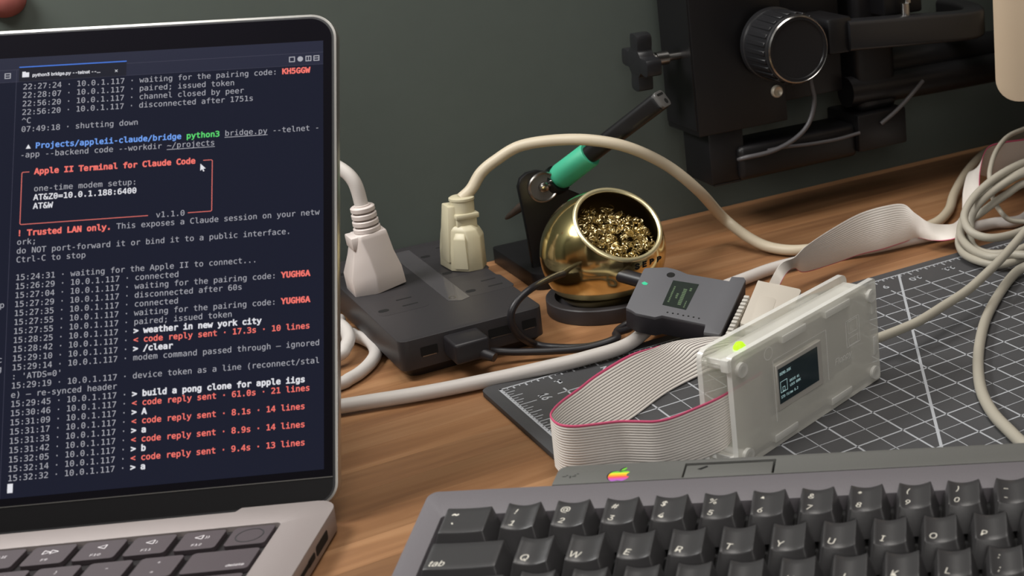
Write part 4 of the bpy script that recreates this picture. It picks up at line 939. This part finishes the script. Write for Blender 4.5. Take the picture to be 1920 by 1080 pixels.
# ribbons: two rails and a row of conductors between them
def ribbon(name, label, loc, rails, n, red, sub=10, th=.9, dark=True):
    A_ = catmull([Vector(r[0]) for r in rails], sub); B_ = catmull([Vector(r[1]) for r in rails], sub); E_ = catmull([Vector(r[2]) if len(r) > 2 else Vector() for r in rails], sub); m = len(A_)
    rib = thing(name, label, 'ribbon cable', loc); bm = NB(); br = NB()
    K = n*5
    for bb, k0, k1 in ((bm, 0 if not red else 5, K), (br, 0, 5)):
        if bb is br and not red: continue
        rowsF, rowsB = [], []
        for i in range(m):
            t = (A_[min(i+1, m-1)]-A_[max(i-1, 0)]+B_[min(i+1, m-1)]-B_[max(i-1, 0)]).normalized(); wv = B_[i]-A_[i]; rf, rb = [], []
            for k in range(k0, k1+1):
                s = k/K; p = A_[i].lerp(B_[i], s)+E_[i]*(4*s*(1-s)); nn = t.cross(wv+E_[i]*(4-8*s)).normalized(); hgt = th*(.14, .36, .48, .48, .36)[k % 5]; rf.append(bb.verts.new(p+nn*hgt)); rb.append(bb.verts.new(p-nn*hgt))
            rowsF.append(rf); rowsB.append(rb)
        for i in range(m-1):
            for k in range(len(rowsF[0])-1):
                q = (k+k0) % 5
                f1 = bb.faces.new((rowsF[i][k], rowsF[i+1][k], rowsF[i+1][k+1], rowsF[i][k+1])); f2 = bb.faces.new((rowsB[i][k], rowsB[i][k+1], rowsB[i+1][k+1], rowsB[i+1][k]))
                if bb is bm and q == 4 and dark: f1.material_index = 1; f2.material_index = 1
            for k in (0, len(rowsF[0])-1): bb.faces.new((rowsF[i][k], rowsB[i][k], rowsB[i+1][k], rowsF[i+1][k]))
        bmesh.ops.recalc_face_normals(bb, faces=bb.faces[:])
    obj('grey_conductors', bm, [M_RIB, M_RIBV], rib, world=True)
    if red: obj('red_conductor', br, M_RIBR, rib, world=True, label='red edge conductor')
    return rib
V = Vector
zz = lambda px, py, z, dz: (Zp(px, py, z), None)
front = [((72, -147, 39), (74, -149, 14)), (Zp(1382, 724, 38), Zp(1380, 822, 12.2)), (Zp(1345, 745, 35), None), (Zp(1300, 765, 32), None), (Zp(1260, 781, 30), None), (Zp(1228, 788, 29), None), (Zp(1195, 788, 28.8), None), (Zp(1160, 788, 28.6), None), (Zp(1118, 793, 28.6), None), (Zp(1080, 797, 28.8), None), (Zp(1052, 795, 29), None), (Zp(1037, 786, 29), None), (Zp(1033, 773, 29), None), (Zp(1050, 753, 28.4), None), (Zp(1085, 727, 27.6), None), (Zp(1120, 700, 27), Zp(1180, 788, 3.6)), (Zp(1180, 665, 26.5), Zp(1250, 737, 3.6)), ((62.5, -50, 23.5), Zp(1318, 702, 3.8), Vector((0, 3, 2))), ((75, -38, 17), Zp(1352, 690, 3.8), Vector((-1, 2, 7))), ((92, -32, 10), (112, -55, 4), Vector((-2, 0, 9))), ((110, -30, 7), (128, -55, 4), Vector((0, 0, 5)))]
rails = []
for i, r_ in enumerate(front):
    a, b = r_[0], r_[1]; a = Vector(a)
    if b is None:
        k = i; b = Vector((a.x, a.y, a.z-25.2))
        if i in (2, 3): b = Vector((a.x+1, a.y-.5, a.z-25.4))
        if b.z < 3.6: b.z = 3.6
        if i == 13: b = a+Vector((2.6, -2, -24.6))
        if i == 14: b = a+Vector((4.6, -7, -23.6))
    rails.append((a, Vector(b)) + tuple(r_[2:]))
ribbon('ribbon_cable', 'grey ribbon cable with a red edge looping in front of the clear case', (20, -110, 3), rails, 20, True, 8)
hc_ = d7(440, 395); e_ = (d7(520, 412)-d7(345, 380)).normalized()
far = [(d7(372, 384)-DN*2.5, d7(505, 410)-DN*2.5), (D(1462, 512, 6), D(1474, 516, 1)), (Zp(1490, 482, 27), Zp(1489, 503, 15)), (Zp(1513, 460, 29), Zp(1508, 513, 8)), (Zp(1563, 427, 31), Zp(1560, 502, 6)), (Zp(1613, 400, 32), Zp(1613, 485, 6)), (Zp(1660, 386, 32), Zp(1655, 475, 6)), (Zp(1694, 383, 30), Zp(1690, 463, 6)), (Zp(1716, 400, 24), Zp(1722, 451, 6)), (Zp(1742, 417, 18), Zp(1750, 454, 7.5)), (Zp(1768, 421, 14), Zp(1775, 452, 9.2)), (Zp(1790, 418, 12), Zp(1797, 444, 10)), (Zp(1803, 398, 13), Zp(1822, 420, 12)), (Zp(1806, 356, 18), Zp(1835, 372, 20)), (Zp(1818, 322, 16), Zp(1838, 320, 34)), (Zp(1845, 330, 12), Zp(1850, 279, 42)), (Zp(1882, 330, 12), Zp(1878, 267, 44)), (Zp(1930, 318, 12), Zp(1930, 259, 44)), (Zp(2000, 300, 12), Zp(2000, 245, 44))]
fr_ = []
for i, (a, b) in enumerate(far):
    k = (0, 0, 0, .3, .8, 1, 1, .9, .6, .4, .2)[i] if i < 11 else 0
    b = Vector(b)+Vector((5, 8, -.5))*k; fr_.append((b, Vector(a), Vector((-1.2, -2.6, -3.2))*k))
ribbon('ribbon_cable', 'grey ribbon cable arching over the desk from the putty connector to the coil', (250, 35, 0), fr_, 25, True, 8, .6, False)

# ---------------------------------------------------------------- clear acrylic case
EA = math.radians(22.0); EO = Vector((49.0, -163.0, 3.15)); EL, EH, ED = 112.0, 54.0, 20.0
ca = thing('drive_emulator', 'frosted clear acrylic case with a small screen and green light standing on the mat', 'case', EO, EA)
def panel(nm, bm, ax):
    o = obj(nm, bm, [M_ACRF, M_ACRE], ca)
    for p in o.data.polygons:
        if abs(p.normal[ax]) < .9: p.material_index = 1
    return o
def cl(px, py, y=0):                        # a pixel on the case plane at local depth y, in case coordinates
    n = Vector((-math.sin(EA), math.cos(EA), 0)); p = PlaneP(px, py, EO+n*y, n)-EO
    return Vector((p.x*math.cos(EA)+p.y*math.sin(EA), y, p.z))
UP = frame((0, 0, 0), (1, 0, 0), (0, 0, 1), (0, -1, 0))      # x along the case, y up, z towards the viewer
wx0, wx1 = cl(1452, 640).x, cl(1546, 640).x
bm = NB(); prism(bm, rrect(0, EL, 0, EH, 2.2, 5), -3, 0); bevel_all(bm, .3, 1, 50); bm.transform(UP); panel('front_panel', bm, 1)
bm = NB(); prism(bm, rrect(0, EL-1, 0, EH, [2, 2, 4, 5], 5), -ED, -ED+3); bevel_all(bm, .3, 1, 50); bm.transform(UP); panel('back_panel', bm, 1)
bm = NB(); box(bm, 3, EL-4, 3.1, ED-3.1, EH-6.5, EH-3.5, .3, 1); panel('top_panel', bm, 2)
bm = NB(); box(bm, 1, EL-4, 3.1, ED-3.1, 2.5, 5.5, .3, 1); panel('bottom_panel', bm, 2)
bm = NB(); box(bm, EL-5, EL-2, 3.1, ED-3.1, 6, EH-7, .3, 1); panel('end_panel', bm, 0)
for px0, px1 in ((1462, 1507), (1546, 1592)):
    xa_, xb_ = cl(px0, 620, 1).x, cl(px1, 600, 1).x
    bm = NB(); box(bm, xa_, xb_, -.5, 3.2, EH-6.8, EH-3.2, .5, 2); obj('front_tab', bm, M_ACRE, ca)
    bm = NB(); box(bm, xa_-2, xb_-2, ED-3.2, ED+.4, EH-6.8, EH-3.2, .5, 2); obj('back_tab', bm, M_ACRE, ca)
for xa_ in (26, 70): bm = NB(); box(bm, xa_, xa_+17, -.5, 3.2, 2.2, 5.8, .5, 2); obj('front_tab', bm, M_ACRE, ca)
for zc_ in (14, 36): bm = NB(); box(bm, EL-5.2, EL-1.8, -.4, 3.2, zc_, zc_+10, .5, 2); obj('front_tab', bm, M_ACRE, ca)
for x in (5.5, EL-6):
    for z in (5.5, EH-7.5):
        bm = NB(); cyl(bm, (x, -1.8, z), (x, ED+.6, z), 2.0, n=20); cyl(bm, (x, -1.8, z), (x, -.05, z), 3.4, n=24); obj('standoff', bm, M_ACRE, ca)
for z in (3, EH-4): bm = NB(); box(bm, -1.8, 3.5, .3, 5, z-3, z+3.2, .8, 2); obj('corner_foot', bm, M_ACRE, ca)
bm = NB(); box(bm, 12, EL-7, 12.6, 14.0, 8, EH-9); pcb = obj('circuit_board', bm, M_PCB, ca)
bm = NB(); box(bm, 62, 84, 8, 12.5, 9, 22, .5, 1); box(bm, 30, 50, 9, 12.5, 9, 14, .5, 1); obj('chip', bm, M_PCB, ca)
s4 = [cl(1458, 691, .2), cl(1531.5, 648.5, .2), cl(1531.5, 715, .2), cl(1458.5, 757.5, .2)]
sx0, sx1 = (s4[0].x+s4[3].x)/2, (s4[1].x+s4[2].x)/2; sz1, sz0 = (s4[0].z+s4[1].z)/2, (s4[2].z+s4[3].z)/2
bm = NB(); box(bm, sx0-1.2, sx1+3.6, -.5, 2.5, sz0-3.2, sz1+2.0, .3, 1); bz = obj('screen_bezel', bm, M_OLBZ, ca)
bm = NB(); box(bm, sx0, sx1, -.65, -.4, sz0, sz1); M_OL2 = mat('oled_glass', srgb(12, 22, 24), .15, emit=srgb(14, 24, 27), estr=.6); ds = obj('screen', bm, M_OL2, ca, smooth=False)
bm = NB(); SM = frame((sx0, -.7, sz0), (1, 0, 0), (0, 0, 1), (0, -1, 0)); sw, sh_ = sx1-sx0, sz1-sz0
for s, a, b, sz in (('DEMO.DSK', .03, .80, .15), ('DRIVE #1', .26, .47, .13), ('LOCK 800K', .26, .34, .13), ('STD Firmw 0.2', .03, .14, .14)):
    text(bm, s, a*sw, b*sh_, sz*sh_, 0, MONO, bold=.01, M=SM, sx=.95)
def fr(x0, x1, y0, y1, t):
    for q in ((x0, x1, y0, y0+t), (x0, x1, y1-t, y1), (x0, x0+t, y0, y1), (x1-t, x1, y0, y1)): quad(bm, [SM @ Vector(p) for p in ((q[0], q[2], 0), (q[1], q[2], 0), (q[1], q[3], 0), (q[0], q[3], 0))])
fr(.03*sw, .2*sw, .3*sh_, .62*sh_, .25); fr(.08*sw, .14*sw, .32*sh_, .45*sh_, .25)
obj('screen_text', bm, E_OL2, ds, smooth=False)
bm = NB(); wz0, wz1 = sz0-7.5, sz1+5.5
for q in ((sx0-2.6, sx1+8.5, wz1-.3, wz1), (sx0-2.6, sx0-2.2, wz0, wz1), (sx1+8.1, sx1+8.5, wz0+4, wz1)): quad(bm, [(q[0], -.06, q[2]), (q[1], -.06, q[2]), (q[1], -.06, q[3]), (q[0], -.06, q[3])])
c = cl(1440.5, 663)
for k in range(28):
    a, b = 2*math.pi*k/28, 2*math.pi*(k+1)/28
    quad(bm, [(c.x+r_*math.cos(t), -.06, c.z+r_*math.sin(t)) for r_, t in ((2.7, a), (3.1, a), (3.1, b), (2.7, b))])
f0 = cl(1588, 657); f1 = cl(1611, 590)
def fr2(x0, x1, z0, z1, t):
    for q in ((x0, x1, z0, z0+t), (x0, x1, z1-t, z1), (x0, x0+t, z0, z1), (x1-t, x1, z0, z1)): quad(bm, [(q[0], -.06, q[2]), (q[1], -.06, q[2]), (q[1], -.06, q[3]), (q[0], -.06, q[3])])
fw, fh = 11.5, 14; fz = cl(1590, 652).z; fr2(f0.x, f0.x+fw, fz, fz+fh, .4); fr2(f0.x+1.8, f0.x+fw-1.8, fz+6.6, fz+fh-.9, .35); fr2(f0.x+1.8, f0.x+fw-1.8, fz+.4, fz+4.6, .35)
t0_ = cl(1565, 686); text(bm, 'Floppy', t0_.x, t0_.z, 6.2, 0, SANS, shear=.25, M=frame((0, -.06, 0), (1, 0, 0), (0, 0, 1), (0, -1, 0)))
obj('engraved_lines', bm, M_ENG, ca, smooth=False)
lp_ = cl(1386, 645, 9.5); bm = NB(); revolve(bm, [(0, 3.0), (1.7, 2.5), (2.9, .8), (3.0, -1)], (lp_.x, 9.5, EH-3.4), (0, 0, 1), 24); obj('green_light', bm, M_LED, ca, label='glowing green status light')

# ---------------------------------------------------------------- coiled greige cable on the right
cc = thing('coiled_cable', 'greige cable in a loose coil with ends trailing over the mat, right of the case', 'cable', (330, 10, 3))
Zq = lambda l: [Zp(*p) for p in l]
bm = NB()
tube(bm, Zq([(1640, 636, 17), (1657, 630, 17), (1690, 617, 17), (1727, 600, 17.5), (1770, 573, 18), (1813, 545, 19), (1848, 514, 21), (1882, 480, 24), (1925, 430, 29), (1960, 380, 36), (1975, 330, 42), (1960, 300, 46), (1925, 303, 46), (1876, 327, 42), (1835, 360, 36), (1812, 392, 30), (1809, 416, 25), (1826, 438, 20), (1864, 446, 17), (1915, 434, 15), (1960, 410, 16), (1985, 370, 24), (1960, 322, 38), (1920, 325, 40), (1878, 347, 36), (1840, 377, 30), (1822, 405, 22), (1820, 430, 15), (1822, 458, 11), (1845, 474, 9), (1885, 475, 8.5), (1925, 462, 9), (1970, 430, 10), (1980, 390, 18), (1930, 344, 33), (1885, 366, 28), (1845, 395, 22), (1812, 420, 14), (1798, 447, 9.5), (1806, 474, 8), (1838, 490, 8), (1880, 495, 8), (1925, 482, 8), (1960, 470, 8)]), 2.65, 12, 8); obj('cable_sheath', bm, M_GREIGE, cc, world=True)
bm = NB(); tube(bm, Zq([(1930, 478, 13), (1900, 478, 12), (1860, 482, 12), (1820, 466, 12.5), (1801, 440, 15), (1806, 412, 19), (1826, 392, 25), (1850, 412, 18), (1838, 428, 14)][:6]+[(1822, 385, 26), (1858, 352, 34), (1925, 318, 42)]), 2.65, 12, 8); obj('cable_sheath', bm, M_GREIGE, cc, world=True)
bm = NB(); tube(bm, Zq([(1990, 490, 12), (1950, 492, 11), (1915, 504, 8), (1893, 524, 6.2), (1868, 560, 5.8), (1848, 600, 5.8), (1837, 645, 5.8), (1834, 690, 5.8), (1841, 735, 5.8), (1862, 775, 5.8), (1893, 808, 5.8), (1925, 838, 5.8), (1990, 890, 5.8)]), 3.0, 12, 8); obj('cable_end', bm, M_GREIGE, cc, world=True)
bm = NB(); tube(bm, Zq([(1990, 215, 56), (1925, 240, 54), (1890, 256, 52), (1868, 283, 48), (1857, 315, 42), (1856, 340, 36), (1862, 372, 24), (1875, 395, 15), (1893, 412, 11), (1925, 416, 9.5), (1980, 414, 9)]), 1.75, 12, 8); obj('thin_cord', bm, M_GREIGE, cc, world=True)

# ---------------------------------------------------------------- dull red pad on the wall, top left, for a spot of unknown nature
q = Yp(8, 2, YW-6)
bm = NB(); revolve(bm, [(0, 8), (6, 7.4), (9, 5), (10.5, 0)], (q.x, YW-.2, q.z+1), (0, -1, 0), 32)
o = obj('wall_placeholder', bm, M_RED, smooth=True); o['label'] = 'dull red round pad on the wall for an unidentified spot above the laptop'; o['category'] = 'placeholder'
